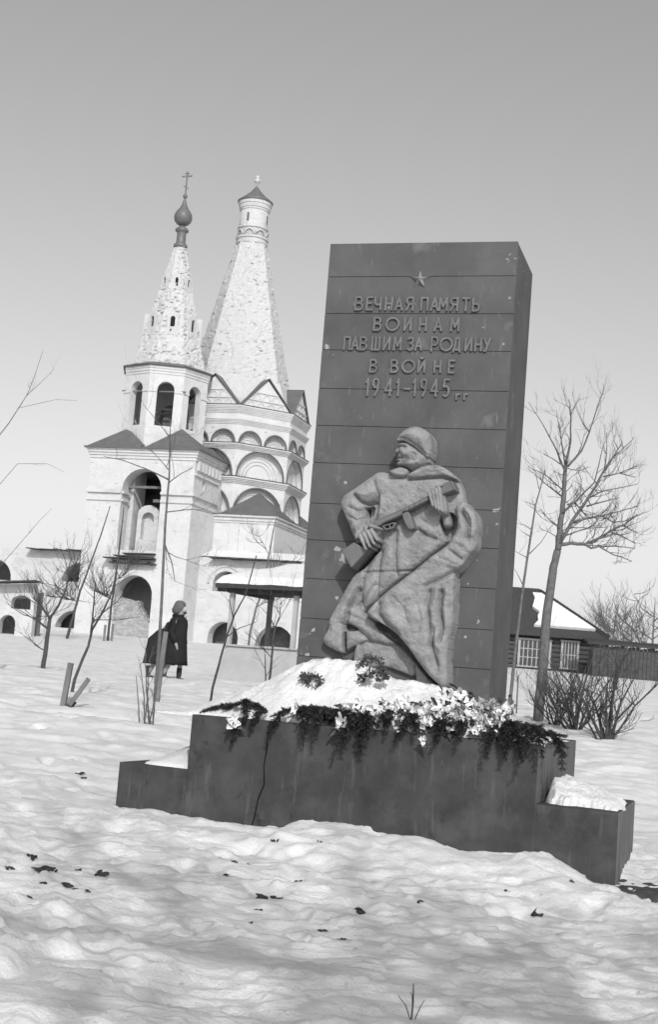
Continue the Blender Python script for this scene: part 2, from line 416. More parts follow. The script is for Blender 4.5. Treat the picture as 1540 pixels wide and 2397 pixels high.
# plinth: block split by a crack, with a low step at either side
crk = [(-1.555, 1.01), (-1.56, .82), (-1.575, .66), (-1.56, .52), (-1.60, .40), (-1.615, .28), (-1.65, .1), (-1.66, -.4)]
UL, UR, LL, RR, PD = -2.205, .545, -2.79, 1.15, 2.55
plinth = part('plinth', MB().box(UL + .02, UR - .02, .3, PD - .02, -.4, TOP - .03), 'plinth', memorial)
bev(part('plinth_block', MB().slab([(UL, -.4)] + [(a - .004, b) for a, b in crk[::-1]] + [(UL, TOP)], [], 0, PD), 'plinth', plinth))
bev(part('plinth_block', MB().slab([(a + .004, b) for a, b in crk] + [(UR, -.4), (UR, TOP), (-1.262, TOP), (-1.268, TOP - .12), (-1.262, TOP - .24), (-1.272, TOP - .12), (-1.270, TOP)], [], .002, PD), 'plinth', plinth))
bev(part('step_block', MB().slab([(LL, -.4), (UL + .1, -.4), (UL + .1, STEP), (LL, STEP + .01)], [], .003, 1.5), 'plinth', plinth))
bev(part('step_block', MB().slab([(UR - .1, -.5), (RR, -.5), (RR, STEP), (UR - .1, STEP + .005)], [], .005, 1.7), 'plinth', plinth), .016)

# star
star = MB()
sc = zoomA(717, 115); ro, ri, dpt = .082, .032, .055
pts = []
for k in range(10):
    a = math.pi / 2 + k * math.pi / 5; r = ro if k % 2 == 0 else ri
    pts.append((sc[0] + r * math.cos(a), sc[1] + r * math.sin(a)))
vs = [(a, FD - .004, b) for a, b in pts] + [(sc[0], FD - dpt, sc[1])] + [(a, FD + .004, b) for a, b in pts]
fs = [(k, (k + 1) % 10, 10) for k in range(10)] + [(11 + k, 11 + (k + 1) % 10, (k + 1) % 10, k) for k in range(10)]
part('star', star.add(vs, fs), 'bronze', stele)

# raised inscription, letter by letter (strokes on a unit box: x 0..w, z 0..1)
def arc(cx, cz, rx, rz, a0, a1, n=9):
    return [(cx + rx * math.cos(rad(a0 + (a1 - a0) * k / n)), cz + rz * math.sin(rad(a0 + (a1 - a0) * k / n))) for k in range(n + 1)]
GL = {
 'В': [[(0, 0), (0, 1)], [(0, 1), (.28, 1)] + arc(.28, .76, .22, .24, 90, -90) + [(0, .52)], [(.28, .52)] + arc(.30, .26, .26, .26, 90, -90) + [(0, 0)]],
 'Е': [[(.45, 0), (0, 0), (0, 1), (.45, 1)], [(0, .52), (.36, .52)]],
 'Ч': [[(0, 1), (0, .55), (.1, .42), (.45, .42)], [(.45, 0), (.45, 1)]],
 'Н': [[(0, 0), (0, 1)], [(.5, 0), (.5, 1)], [(0, .5), (.5, .5)]],
 'А': [[(0, 0), (.27, 1), (.54, 0)], [(.1, .32), (.44, .32)]],
 'Я': [[(.5, 0), (.5, 1), (.2, 1)] + arc(.2, .74, .2, .26, 90, 270) + [(.5, .48)], [(.22, .48), (0, 0)]],
 'П': [[(0, 0), (0, 1), (.5, 1), (.5, 0)]],
 'М': [[(0, 0), (.04, 1), (.31, .3), (.58, 1), (.62, 0)]],
 'Т': [[(0, 1), (.5, 1)], [(.25, 0), (.25, 1)]],
 'Ь': [[(0, 1), (0, 0), (.25, 0)] + arc(.25, .27, .24, .27, -90, 90) + [(0, .54)]],
 'О': [arc(.45, .5, .45, .5, 0, 360, 20)],
 'И': [[(0, 1), (0, 0), (.5, 1), (.5, 0)]],
 'Й': [[(0, 1), (0, 0), (.5, 1), (.5, 0)], [(.13, 1.22), (.25, 1.14), (.37, 1.22)]],
 'Ш': [[(0, 1), (0, 0), (.66, 0), (.66, 1)], [(.33, 0), (.33, 1)]],
 'З': [arc(.22, .76, .22, .24, 150, -90, 8) + arc(.22, .27, .25, .27, 90, -150, 8)],
 'Р': [[(0, 0), (0, 1), (.25, 1)] + arc(.25, .72, .24, .28, 90, -90) + [(0, .44)]],
 'Д': [[(0, -.12), (0, .06), (.56, .06), (.56, -.12)], [(.08, .06), (.2, 1), (.48, 1), (.48, .06)]],
 'У': [[(0, 1), (.27, .42)], [(.52, 1), (.16, 0), (.02, 0)]],
 '1': [[(0, .78), (.14, 1), (.14, 0)]],
 '9': [arc(.2, .74, .2, .26, -60, 300, 14), [(.4, .74), (.34, .3), (.16, 0)]],
 '4': [[(.36, 0), (.36, 1), (0, .3), (.5, .3)]],
 '5': [[(.4, 1), (.06, 1), (.02, .58)] + arc(.2, .3, .22, .3, 120, -130, 10)],
 '-': [[(0, .42), (.45, .42)]],
 'г': [[(0, 0), (0, .62), (.34, .62)]],
}
def letter(ch, cx, cz, h, wide, par):
    mb = MB(); wmax = max(p[0] for st in GL[ch] for p in st); sw = .017; kk = 0
    for st in GL[ch]:
        for a, b in zip(st[:-1], st[1:]):
            A = Vector((cx + (a[0] - wmax / 2) * h * wide, FD - .006, cz + (a[1] - .5) * h)); B = Vector((cx + (b[0] - wmax / 2) * h * wide, FD - .006, cz + (b[1] - .5) * h))
            kk += 1; A.y = B.y = FD - .006 - .0007 * (kk % 5)
            d = (B - A)
            if d.length < 1e-6: continue
            e = d.normalized() * (sw * .3)
            mb.bar(A - e, B + e, .024, sw, up=Vector((0, 1, 0)).cross(d.normalized()))
    part('letter', mb, 'letter', par)
lines = [('ВЕЧНАЯПАМЯТЬ', [305, 378, 435, 510, 580, 655, 755, 825, 885, 960, 1040, 1110], 240, 325, 1.0),
         ('ВОИНАМ', [432, 535, 640, 745, 850, 965], 380, 465, 1.0),
         ('ПАВШИМЗАРОДИНУ', [222, 278, 335, 420, 495, 570, 660, 715, 825, 905, 978, 1058, 1125, 1185], 515, 600, .92),
         ('ВВОЙНЕ', [403, 548, 645, 735, 845, 942], 670, 752, 1.0),
         ('1941-1945', [360, 420, 510, 570, 635, 685, 750, 825, 905], 800, 915, .8),
         ('гг', [985, 1038], 880, 935, 1.1)]
ins = None
for txt, xs, y0, y1, wd in lines:
    ctr = zoomA((xs[0] + xs[-1]) / 2, (y0 + y1) / 2)
    b = part('inscription_line', MB().box(ctr[0] - .002, ctr[0] + .002, FD + .001, FD + .002, ctr[1] - .002, ctr[1] + .002), 'stele', memorial)
    for ch, x in zip(txt, xs):
        tl = (x - 640) / 580 * 6                      # rows run very slightly off level
        a = zoomA(x, y0 + tl); c = zoomA(x, y1 + tl)
        h = (a[1] - c[1]) * (1.12 if ch == 'Р' else 1)
        letter(ch, a[0], (a[1] + c[1]) / 2, h, wd * (1.12 if ch == 'О' else 1), b)

# ------------------------------------------------------------------ soldier in relief: heights modelled over the stele face
F5 = lambda p: face((900 + p[0] / 2.2) / 1.2987, (1260 + p[1] / 2.2) / 1.2987)
du = .0042
ux = np.arange(-1.50, -.07, du); uz = np.arange(1.08, 3.56, du)
GX, GZ = np.meshgrid(ux, uz)
def sdf(poly):
    P = np.array(poly); d = np.full(GX.shape, 9.0); ins_ = np.zeros(GX.shape, bool)
    n = len(P)
    for i in range(n):
        ax, az = P[i]; bx, bz = P[(i + 1) % n]
        ex, ez = bx - ax, bz - az; wx, wz = GX - ax, GZ - az
        tt = np.clip((wx * ex + wz * ez) / (ex * ex + ez * ez + 1e-12), 0, 1)
        d = np.minimum(d, np.hypot(wx - ex * tt, wz - ez * tt))
        c = ((az <= GZ) != (bz <= GZ)) & (GX < (bx - ax) * (GZ - az) / (bz - az + 1e-15) + ax)
        ins_ ^= c
    return np.where(ins_, d, -d)
def smooth_poly(p, it=2):
    for _ in range(it):
        q = []
        for i in range(len(p)):
            a, b = p[i], p[(i + 1) % len(p)]
            q += [(a[0] * .75 + b[0] * .25, a[1] * .75 + b[1] * .25), (a[0] * .25 + b[0] * .75, a[1] * .25 + b[1] * .75)]
        p = q
    return p
def seg(a, b):
    ax, az = F5(a); bx, bz = F5(b); ex, ez = bx - ax, bz - az
    tt = np.clip(((GX - ax) * ex + (GZ - az) * ez) / (ex * ex + ez * ez), 0, 1)
    return np.hypot(GX - ax - ex * tt, GZ - az - ez * tt), tt
class Relief:
    def __init__(s): s.h = np.zeros(GX.shape); s.m = np.zeros(GX.shape, bool)
    def plate(s, poly, base, bulge, w, rel=0, it=2, mode='over'):
        d = sdf(smooth_poly([F5(p) for p in poly], it)); mk = d > 0
        t_ = np.clip(d / w, 0, 1); hh = base + bulge * np.sqrt(np.clip(1 - (1 - t_)**2, 0, 1)) + rel
        s.h = np.where(mk, hh if mode == 'over' else np.maximum(s.h, hh), s.h); s.m |= mk; return s
    def limb(s, a, b, ra, rb, base, hgt, mode='max'):
        d, tt = seg(a, b); R = (ra + (rb - ra) * tt) * .00148; mk = d < R
        hh = base + hgt * np.sqrt(np.clip(1 - (d / R)**2, 0, 1))
        s.h = np.where(mk, np.maximum(s.h, hh) if mode == 'max' else hh, s.h); s.m |= mk; return s
    def fold(s, pts, amp, wd):
        dm = np.full(GX.shape, 9.0)
        for a, b in zip(pts[:-1], pts[1:]): dm = np.minimum(dm, seg(a, b)[0])
        s.h = np.where(s.m, s.h + amp * .6 * np.exp(-(dm / (wd * .00148))**2), s.h); return s
    def crease(s, pts, amp, wd):
        dm = np.full(GX.shape, 9.0)
        for a, b in zip(pts[:-1], pts[1:]): dm = np.minimum(dm, seg(a, b)[0])
        s.h = np.where(s.m, s.h - amp * np.exp(-dm / (wd * .00148)), s.h); return s
    def rough(s, amp, sc, sd):
        s.h = np.where(s.m, s.h + amp * fbm(GX * sc, GZ * sc, sd, 4, .6), s.h); return s
    def soften(s, it=1):
        for _ in range(it):
            p = np.pad(np.where(s.m, s.h, 0), 1, mode='edge')
            a = (p[:-2, 1:-1] + p[2:, 1:-1] + p[1:-1, :-2] + p[1:-1, 2:] + 2 * p[1:-1, 1:-1]) / 6
            s.h = np.where(s.m, a, 0)
        return s
    def build(s, name, mat, parent, drop=None):
        mk = s.m.copy()
        p = np.pad(mk, 1); ring = (p[:-2, 1:-1] | p[2:, 1:-1] | p[1:-1, :-2] | p[1:-1, 2:] | p[:-2, :-2] | p[2:, 2:] | p[:-2, 2:] | p[2:, :-2])
        low = 0.0 if drop is None else drop
        hh = np.where(mk, s.h, low - .004)
        al = mk | ring
        cell = al[:-1, :-1] & al[1:, :-1] & al[:-1, 1:] & al[1:, 1:]
        anyc = mk[:-1, :-1] | mk[1:, :-1] | mk[:-1, 1:] | mk[1:, 1:]
        return link(name, grid_mesh(name, GX, FD - hh * 1.22, GZ, cell & anyc), mat, parent)

body = Relief()
# far leg, boots and the inside of the skirts
body.plate([(400, 1540), (470, 1530), (500, 1640), (480, 1700), (560, 1720), (600, 1800), (420, 1830), (395, 1700)], .03, .06, .05)
body.plate([(430, 1500), (560, 1500), (720, 1550), (815, 1610), (815, 1765), (700, 1715), (600, 1680), (500, 1700), (455, 1620)], .03, .02, .05)
body.plate([(800, 1590), (880, 1590), (960, 1790), (1000, 1840), (820, 1840), (805, 1760)], .01, .06, .05)
# left tail of the greatcoat swept back
body.plate([(560, 930), (470, 1045), (405, 1070), (360, 1150), (325, 1215), (275, 1300), (240, 1370), (232, 1440), (196, 1495), (205, 1545), (335, 1607), (352, 1580), (420, 1545), (495, 1512), (525, 1515), (700, 1560), (720, 1470), (560, 1380), (640, 1195), (760, 1090), (740, 930)], .05, .05, .06)
body.fold([(480, 1060), (400, 1200), (340, 1330), (330, 1590)], .03, 26)
body.fold([(440, 1180), (370, 1300), (350, 1420), (345, 1600)], -.035, 16)
body.fold([(560, 1150), (440, 1280), (420, 1300)], -.03, 18)
body.fold([(360, 1310), (480, 1360), (540, 1390)], .02, 14)
body.fold([(330, 1400), (430, 1440), (500, 1500)], -.03, 20)
body.fold([(240, 1380), (280, 1450), (250, 1510)], .018, 16)
body.fold([(550, 1425), (640, 1480), (720, 1540)], .02, 12)
# chest and skirts
body.plate([(640, 405), (560, 450), (480, 530), (520, 640), (500, 740), (560, 800), (600, 900), (545, 960), (500, 1040), (480, 1080), (455, 1240), (500, 1340), (640, 1200), (800, 1080), (1050, 900), (1150, 700), (1150, 590), (1125, 480), (1080, 430), (1010, 372), (930, 357), (850, 372), (740, 392)], .085, .07, .14)
body.fold([(560, 470), (590, 560), (570, 680), (560, 760)], -.028, 14)
body.fold([(645, 440), (600, 560), (590, 680)], .02, 12)
body.fold([(700, 800), (690, 950), (700, 1080)], -.018, 14)
body.fold([(590, 930), (570, 1100), (560, 1240)], -.02, 16)
body.fold([(480, 1065), (700, 1062), (900, 1050)], -.016, 8)
body.fold([(850, 790), (900, 830), (960, 850)], -.02, 14)
body.fold([(870, 720), (940, 770)], -.018, 12)
body.fold([(660, 1080), (620, 1150)], .015, 18)
# near arm: shoulder to elbow, elbow to wrist
body.limb((600, 490), (410, 605), 78, 66, .10, .075)
body.limb((405, 610), (480, 830), 66, 52, .11, .07)
body.fold([(430, 560), (470, 600), (510, 620), (560, 612)], -.03, 12)
body.fold([(450, 545), (500, 560), (560, 540)], .018, 14)
body.fold([(400, 640), (450, 665), (500, 660)], -.016, 12)
body.fold([(410, 700), (460, 720), (510, 705)], .014, 12)
# cape over the far shoulder, hanging to the ground
body.plate([(1045, 885), (950, 955), (800, 1075), (640, 1197), (492, 1335), (565, 1385), (690, 1468), (790, 1580), (865, 1690), (955, 1785), (1020, 1832), (1055, 1800), (1047, 1700), (1052, 1560), (1062, 1490), (1088, 1400), (1092, 1300), (1097, 1150), (1092, 1065), (1125, 1058), (1195, 962), (1238, 905), (1240, 840), (1254, 760), (1242, 690), (1190, 632), (1150, 590), (1090, 640), (1110, 700), (1112, 790)], .155, .06, .06)
for pts, a, wd in [([(1180, 660), (1225, 730), (1215, 830)], .03, 18), ([(1150, 690), (1180, 760), (1170, 850)], -.025, 16), ([(1100, 860), (1170, 900), (1200, 930)], .018, 14),
                   ([(1040, 900), (1110, 960), (1150, 1000)], -.015, 12), ([(940, 980), (1040, 1010), (1120, 1030)], .018, 16), ([(900, 1165), (1000, 1120), (1090, 1070)], -.03, 14),
                   ([(860, 1190), (970, 1150), (1080, 1110)], .02, 14), ([(935, 1200), (915, 1290), (925, 1370), (930, 1460)], -.022, 20), ([(985, 1190), (955, 1330), (960, 1450), (985, 1560)], .025, 16),
                   ([(1010, 1200), (1000, 1330), (1020, 1440), (1000, 1520)], -.028, 14), ([(1050, 1180), (1040, 1300), (1040, 1400), (1010, 1520), (1000, 1700)], .022, 14),
                   ([(960, 1450), (940, 1560), (985, 1680)], -.02, 14), ([(900, 1540), (870, 1600), (920, 1680)], .018, 18), ([(640, 1250), (660, 1330), (700, 1400)], .03, 34),
                   ([(600, 1280), (590, 1340), (640, 1400), (720, 1480)], -.03, 18), ([(760, 1230), (820, 1330), (830, 1450)], .018, 40), ([(700, 1210), (780, 1260)], -.01, 20)]:
    body.fold(pts, a, wd)
body.h = np.where(body.m, body.h, 0)
body.rough(.012, 18, 3)
# hollows: sleeve mouth, under the cape edge, between the coat tails
for poly, hh_ in (([(985, 705), (1060, 668), (1104, 705), (1108, 785), (1046, 872), (1003, 800)], .04), ([(556, 1378), (640, 1425), (735, 1500), (805, 1585), (872, 1688), (958, 1792), (930, 1800), (840, 1700), (770, 1615), (690, 1540), (600, 1470), (556, 1425)], .004),
                 ([(345, 1392), (440, 1432), (412, 1452), (346, 1448)], .015), ([(338, 1460), (352, 1460), (356, 1590), (340, 1605)], .01), ([(372, 760), (420, 860), (436, 880), (400, 850), (365, 770)], .0), ([(505, 640), (560, 625), (545, 700), (512, 720)], .05)):
    d_ = sdf(smooth_poly([F5(p_) for p_ in poly], 1)); body.h = np.where((d_ > 0) & body.m, hh_, body.h)
# raised collar and hood
body.plate([(645, 405), (700, 383), (745, 372), (800, 395), (770, 445), (700, 440)], .15, .035, .03)
body.plate([(775, 430), (850, 385), (890, 368), (950, 355), (1015, 370), (1090, 430), (1125, 470), (1020, 440), (900, 448), (800, 458)], .155, .03, .03)
body.fold([(800, 425), (900, 395), (1000, 400)], .015, 12)
for pts, a, wd in [([(560, 470), (585, 560), (560, 690), (545, 770)], .03, 9), ([(430, 560), (470, 605), (515, 622), (570, 612)], .035, 8), ([(700, 800), (695, 960), (705, 1080)], .022, 8), ([(600, 930), (585, 1100), (575, 1250)], .022, 9),
                   ([(845, 785), (900, 825), (965, 850)], .025, 8), ([(450, 1180), (372, 1300), (350, 1420), (340, 1600)], .04, 9), ([(560, 1150), (440, 1285)], .03, 9), ([(905, 1165), (1000, 1122), (1090, 1072)], .03, 8),
                   ([(1012, 1195), (1002, 1330), (1022, 1440), (1000, 1530)], .035, 8), ([(935, 1200), (918, 1290), (930, 1460), (950, 1560)], .03, 9), ([(600, 1280), (592, 1340), (640, 1400), (720, 1485)], .03, 9),
                   ([(960, 1460), (945, 1560), (990, 1690)], .025, 8), ([(1150, 690), (1182, 760), (1172, 850)], .03, 8), ([(1060, 930), (1140, 985)], .02, 7), ([(1000, 980), (1110, 1025)], .018, 7), ([(780, 460), (900, 452), (1020, 442), (1120, 472)], .025, 6),
                   ([(1185, 690), (1205, 780), (1195, 850)], .015, 6), ([(330, 1405), (430, 1445), (500, 1505)], .03, 9), ([(655, 450), (700, 446), (772, 448)], .02, 6), ([(480, 1066), (700, 1063), (900, 1050)], .014, 5), ([(400, 645), (450, 668), (505, 662)], .018, 7),
                   ([(395, 700), (450, 728), (505, 712)], .016, 7), ([(690, 1230), (760, 1300), (790, 1400)], .012, 8), ([(850, 1280), (880, 1380), (860, 1480)], .014, 9)]:
    body.crease(pts, a, wd)
body.crease([(1052, 872), (945, 945), (796, 1066), (636, 1188), (486, 1330)], .06, 6)
body.crease([(486, 1340), (560, 1396), (685, 1480), (782, 1592), (856, 1700), (945, 1795)], .04, 7)
body.rough(.010, 34, 7); body.rough(.014, 9, 13)
body.soften(1)
soldier = body.build('soldier_relief', 'bronze', memorial)
soldier['label'] = 'pale grey relief of a helmeted soldier in a cape'

def piece(name, mat, fn, soft=1):
    r = Relief(); fn(r); r.soften(soft); r.build(name, mat, soldier, drop=.02); return r
def head(r):
    r.plate([(716, 215), (708, 246), (703, 258), (691, 282), (698, 292), (712, 295), (703, 305), (712, 315), (702, 327), (711, 341), (702, 355), (716, 370), (745, 374), (775, 385), (800, 405), (880, 392), (925, 345), (930, 300), (850, 240), (780, 205)], .12, .10, .075, it=0)
    r.fold([(722, 234), (750, 229), (785, 240)], .022, 8); r.fold([(728, 252), (750, 249), (776, 256)], -.030, 9); r.fold([(738, 254), (758, 256)], .018, 5)
    r.crease([(735, 248), (765, 250)], .012, 3)
    r.fold([(698, 262), (708, 284)], .022, 9); r.crease([(716, 296), (732, 284), (728, 262)], .022, 5); r.fold([(712, 288), (722, 284)], .014, 5)
    r.crease([(702, 317), (745, 324)], .030, 4); r.fold([(706, 308), (735, 311)], .012, 5); r.fold([(706, 330), (732, 333)], .013, 5); r.crease([(708, 342), (738, 346)], .016, 5)
    r.fold([(752, 285), (790, 300)], .022, 18); r.fold([(762, 325), (800, 345), (830, 345)], -.020, 14); r.crease([(740, 290), (752, 318), (748, 340)], .014, 5)
    r.fold([(722, 362), (770, 370), (850, 352)], .022, 11); r.crease([(735, 378), (800, 398), (880, 372)], .03, 8)
    r.plate([(816, 292), (838, 276), (858, 293), (852, 325), (834, 342), (820, 322)], .205, .025, .012, it=1)
    r.crease([(830, 294), (846, 305), (836, 328)], .02, 4)
    r.rough(.008, 40, 3)
piece('head', 'bronze', head, 0)
def helmet(r):
    r.plate([(706, 214), (722, 185), (745, 155), (775, 130), (815, 114), (860, 114), (905, 133), (938, 170), (951, 225), (946, 280), (932, 330), (890, 308), (842, 262), (795, 230), (752, 212), (728, 226)], .17, .10, .115, it=1)
    r.rough(.006, 30, 5)
    r.fold([(715, 205), (755, 196), (800, 212), (850, 246), (895, 290), (930, 312)], -.016, 6)
    r.fold([(712, 216), (752, 205), (797, 222), (846, 255), (892, 300), (930, 325)], .014, 5)
piece('helmet', 'bronze', helmet)
def gun(r):
    r.plate([(362, 935), (440, 878), (545, 925), (432, 1050), (420, 1045)], .175, .03, .012, it=0)                  # butt
    r.plate([(530, 785), (600, 728), (760, 660), (935, 572), (948, 606), (800, 678), (765, 705), (640, 760), (560, 818)], .18, .035, .014, it=0)
    r.plate([(930, 560), (1040, 492), (1088, 478), (1113, 515), (1106, 548), (1040, 572), (950, 618)], .185, .04, .014, it=0)
    r.plate([(752, 690), (802, 668), (826, 730), (846, 785), (835, 798), (800, 803), (770, 750)], .17, .03, .012, it=1)  # magazine
    r.limb((640, 770), (700, 752), 6, 6, .17, .02); r.limb((632, 775), (650, 795), 7, 7, .17, .02); r.limb((650, 795), (695, 785), 7, 7, .17, .02); r.limb((695, 785), (710, 755), 7, 7, .17, .02)
    r.limb((672, 765), (680, 785), 6, 5, .17, .015)
    r.fold([(600, 740), (760, 675), (930, 590)], -.012, 4); r.fold([(870, 605), (872, 640)], -.01, 4); r.fold([(835, 622), (838, 660)], -.01, 4); r.fold([(800, 640), (804, 680)], -.01, 4)
    r.limb((1088, 490), (1108, 540), 8, 8, .21, .02)
    r.h = np.where(r.m, r.h + .035, r.h)
piece('submachine_gun', 'gun', gun, 0)
def near_hand(r):
    r.plate([(462, 810), (500, 770), (560, 762), (612, 778), (625, 805), (590, 860), (540, 900), (490, 890), (466, 850)], .20, .03, .03, it=1)
    for a, b in [((492, 838), (528, 925)), ((516, 826), (556, 912)), ((542, 815), (582, 893)), ((566, 806), (604, 868))]:
        r.limb(a, b, 14, 11, .245, .035)
    r.limb((560, 775), (622, 795), 14, 11, .25, .03)
    r.plate([(430, 815), (480, 765), (520, 790), (470, 860), (440, 865)], .18, .035, .03, it=1)                        # cuff
piece('hand', 'bronze', near_hand)
def far_hand(r):
    r.limb((1022, 670), (1036, 745), 32, 30, .08, .08)        # wrist
    r.plate([(945, 565), (1000, 530), (1030, 525), (1048, 600), (1062, 700), (1000, 700), (958, 640)], .21, .03, .03, it=1)
    for a, b in [((946, 566), (968, 645)), ((966, 552), (990, 660)), ((988, 542), (1010, 672)), ((1010, 535), (1028, 680))]:
        r.limb(a, b, 13, 11, .245, .035)
    r.limb((1000, 520), (1030, 510), 12, 10, .25, .03)
piece('hand', 'bronze', far_hand)
def strap(r):
    for a, b in [((1040, 888), (950, 960)), ((950, 960), (800, 1080)), ((800, 1080), (640, 1202)), ((640, 1202), (500, 1335))]:
        r.limb(a, b, 6, 6, .15, .02)
for a_ in (0,): pass

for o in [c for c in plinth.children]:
    me = o.data; me.materials.append(M['pale_plinth'])
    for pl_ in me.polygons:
        if pl_.normal.x > .9 and pl_.center.x > .4: pl_.material_index = 1  # right-facing end faces get the paler, streaked grey
fz = lambda x, y_: F5((x, y_))
sp = []
for x, y_, hw, hh in ((290, 900, .05, .06), (315, 980, .045, .10), (330, 450, .03, .03), (320, 1130, .035, .03), (275, 1225, .03, .03), (135, 1440, .05, .07), (110, 1550, .07, .05), (80, 1600, .06, .03), (1150, 1135, .025, .025), (1200, 1050, .06, .03), (1130, 1480, .035, .09), (1080, 1480, .02, .05), (1240, 1140, .02, .02), (1220, 1370, .04, .03), (1110, 1345, .03, .03), (1340, 640, .04, .03), (1440, 830, .03, .04)):
    a, b = fz(x, y_); sp.append((a, b, hw * 1.5, hh * 1.5))
for x, y_, hw, hh in ((1330, 240, .05, .09), (620, 45, .03, .03), (1290, 555, .05, .03), (1150, 440, .03, .02), (560, 270, .2, .05), (230, 270, .08, .05), (60, 580, .05, .04)):
    a, b = zoomA(x, y_); sp.append((a, b, hw * 1.4, hh * 1.4))
a, b = face(1190, 605); sp.append((a, b, .13, .08))
peel(M['stele'], sp, .30)
# ================================================================== the ruined white church, in its own frame (x right along the front, y back, z up)
CH = Vector((-5.915, 82.0, EYE + 2.0))
def arch(cx, hw, z0, zs, n=14, rise=None):
    """outline of an arched opening: half width hw, sill z0, springing zs"""
    r = rise or hw
    return [(cx - hw, z0), (cx + hw, z0)] + [(cx + hw * math.cos(math.pi * k / n), zs + r * math.sin(math.pi * k / n)) for k in range(n + 1)]
def ragged(pts, amt, rs, sub=6):
    out = []
    for a, b in zip(pts[:-1], pts[1:]):
        for k in range(sub):
            t_ = k / sub; out.append((a[0] + (b[0] - a[0]) * t_ + rs.uniform(-amt, amt), a[1] + (b[1] - a[1]) * t_ + rs.uniform(-amt, amt)))
    return out + [pts[-1]]
OA = rad(22.5)
def octring(prof, n=8, a0=OA, c=(0, 0)):
    """moulding round an octagon: (apothem, z) profile"""
    k = 1 / math.cos(math.pi / 8)
    return MB().lathe([(a * k, z) for a, z in prof], 8, c, a0, cap=False)
def moulding(a, z0, z1, out, steps=3, c=(0, 0), a0=OA):
    p = [(a - .05, z0)]
    for i in range(steps):
        o = out * (i + 1) / steps
        za = z0 + (z1 - z0) * i / steps; zb = z0 + (z1 - z0) * (i + .78) / steps
        p += [(a + o, za), (a + o, zb), (a + o - out * .22 / steps, zb + .003), (a + o - out * .22 / steps, z0 + (z1 - z0) * (i + 1) / steps)]
    p += [(a - .05, z1 + .02)]
    return octring(p, c=c, a0=a0)
rs = random.Random(4)

church = thing('tented_church', 'white church with tall brick tent spire, arched tiers and round drum', 'church', CH, -YAW)
AP = 3.93                                        # apothem of the octagon
FWID = 2 * AP * math.tan(math.pi / 8)
# square body under the octagon
body_w = MB().box(-4.5, 4.5, -4.5, 4.5, -1.5, 6.72)
base = part('nave_wall', body_w, 'plaster', church)
corn = MB()
for i, (z0, z1, o) in enumerate([(6.60, 6.72, .06), (6.722, 6.84, .12), (6.842, 6.92, .09), (6.922, 7.04, .20)]):
    corn.box(-4.5 - o, 4.5 + o, -4.5 - o, 4.5 + o, z0, z1)
part('cornice', corn, 'plaster', base)
for x0 in (-1.2, 1.9, 3.55):                      # flat pilasters
    part('pilaster', MB().box(x0, x0 + .55, -4.58, -4.502, 4.4, 6.58), 'plaster', base)
# corner roofs between square and octagon
for k in range(4):
    mb = MB()
    E4, zz = 4.74, 7.05
    mb.add([(E4, -E4, zz), (-.2 + 1.5, -E4, zz), (E4, .2 - 1.5, zz), (2.85, -2.85, 8.55), (1.5, -3.7, zz), (3.7, -1.5, zz)],
           [(0, 3, 1), (0, 2, 3), (1, 3, 4), (2, 5, 3), (0, 1, 4, 5, 2)])
    part('corner_roof', mb, 'roof_iron', church, rot=(0, 0, k * math.pi / 2))
# octagon core, then faces with arched niches
core = MB().lathe([((AP - .34) / math.cos(math.pi / 8), 6.9), ((AP - .34) / math.cos(math.pi / 8), 13.3)], 8, (0, 0), OA)
octa = part('octagon_core', core, 'plaster', church)
def facet(holes, z0, z1, a=AP, th=.33):
    hw = a * math.tan(math.pi / 8)
    return MB().slab([(-hw, z0), (hw, z0), (hw, z1), (-hw, z1)], holes, -a, -a + th)
t1 = facet([arch(0, 1.50, 7.12, 7.28, 20)], 7.06, 8.95).mesh('arcade_face')
t2 = facet([arch(0, 1.47, 9.32, 9.40, 20)], 9.24, 10.90).mesh('arcade_face')
t3 = facet([arch(-.80, .68, 11.20, 11.24, 14), arch(.80, .68, 11.20, 11.24, 14)], 11.12, 12.32).mesh('arcade_face')
t4 = facet([], 12.55, 12.92).mesh('frieze_face')
def hoops(cx, zs, rr, y):
    mb = MB()
    for r in rr:
        pts = [(cx + r * math.cos(math.pi * k / 18), y, zs + r * math.sin(math.pi * k / 18)) for k in range(19)]
        mb.tube(pts, [.045] * 19, 5)
    return mb
h1 = hoops(0, 7.28, (1.2, .98, .78), -AP + .33).mesh('archivolt', True)
h2 = hoops(0, 9.40, (1.18, .98, .78), -AP + .33).mesh('archivolt', True)
h3 = hoops(-.8, 11.24, (.52, .40, .28), -AP + .33); h3b = hoops(.8, 11.24, (.52, .40, .28), -AP + .33); h3.add(h3b.v, h3b.f); h3 = h3.mesh('archivolt', True)
def flash(arcs, y):
    mb = MB()
    for cx, zs, hw, z0 in arcs:
        pts = [(cx - hw, y, z0)] + [(cx - hw * math.cos(math.pi * k / 20), y, zs + hw * math.sin(math.pi * k / 20)) for k in range(21)] + [(cx + hw, y, z0)]
        mb.tube(pts, [.05] * len(pts), 5)
    return mb.mesh('flashing', True)
fl1 = flash([(0, 7.28, 1.52, 7.1)], -AP - .01); fl2 = flash([(0, 9.40, 1.49, 9.3)], -AP - .01); fl3 = flash([(-.80, 11.24, .70, 11.16), (.80, 11.24, .70, 11.16)], -AP - .01)
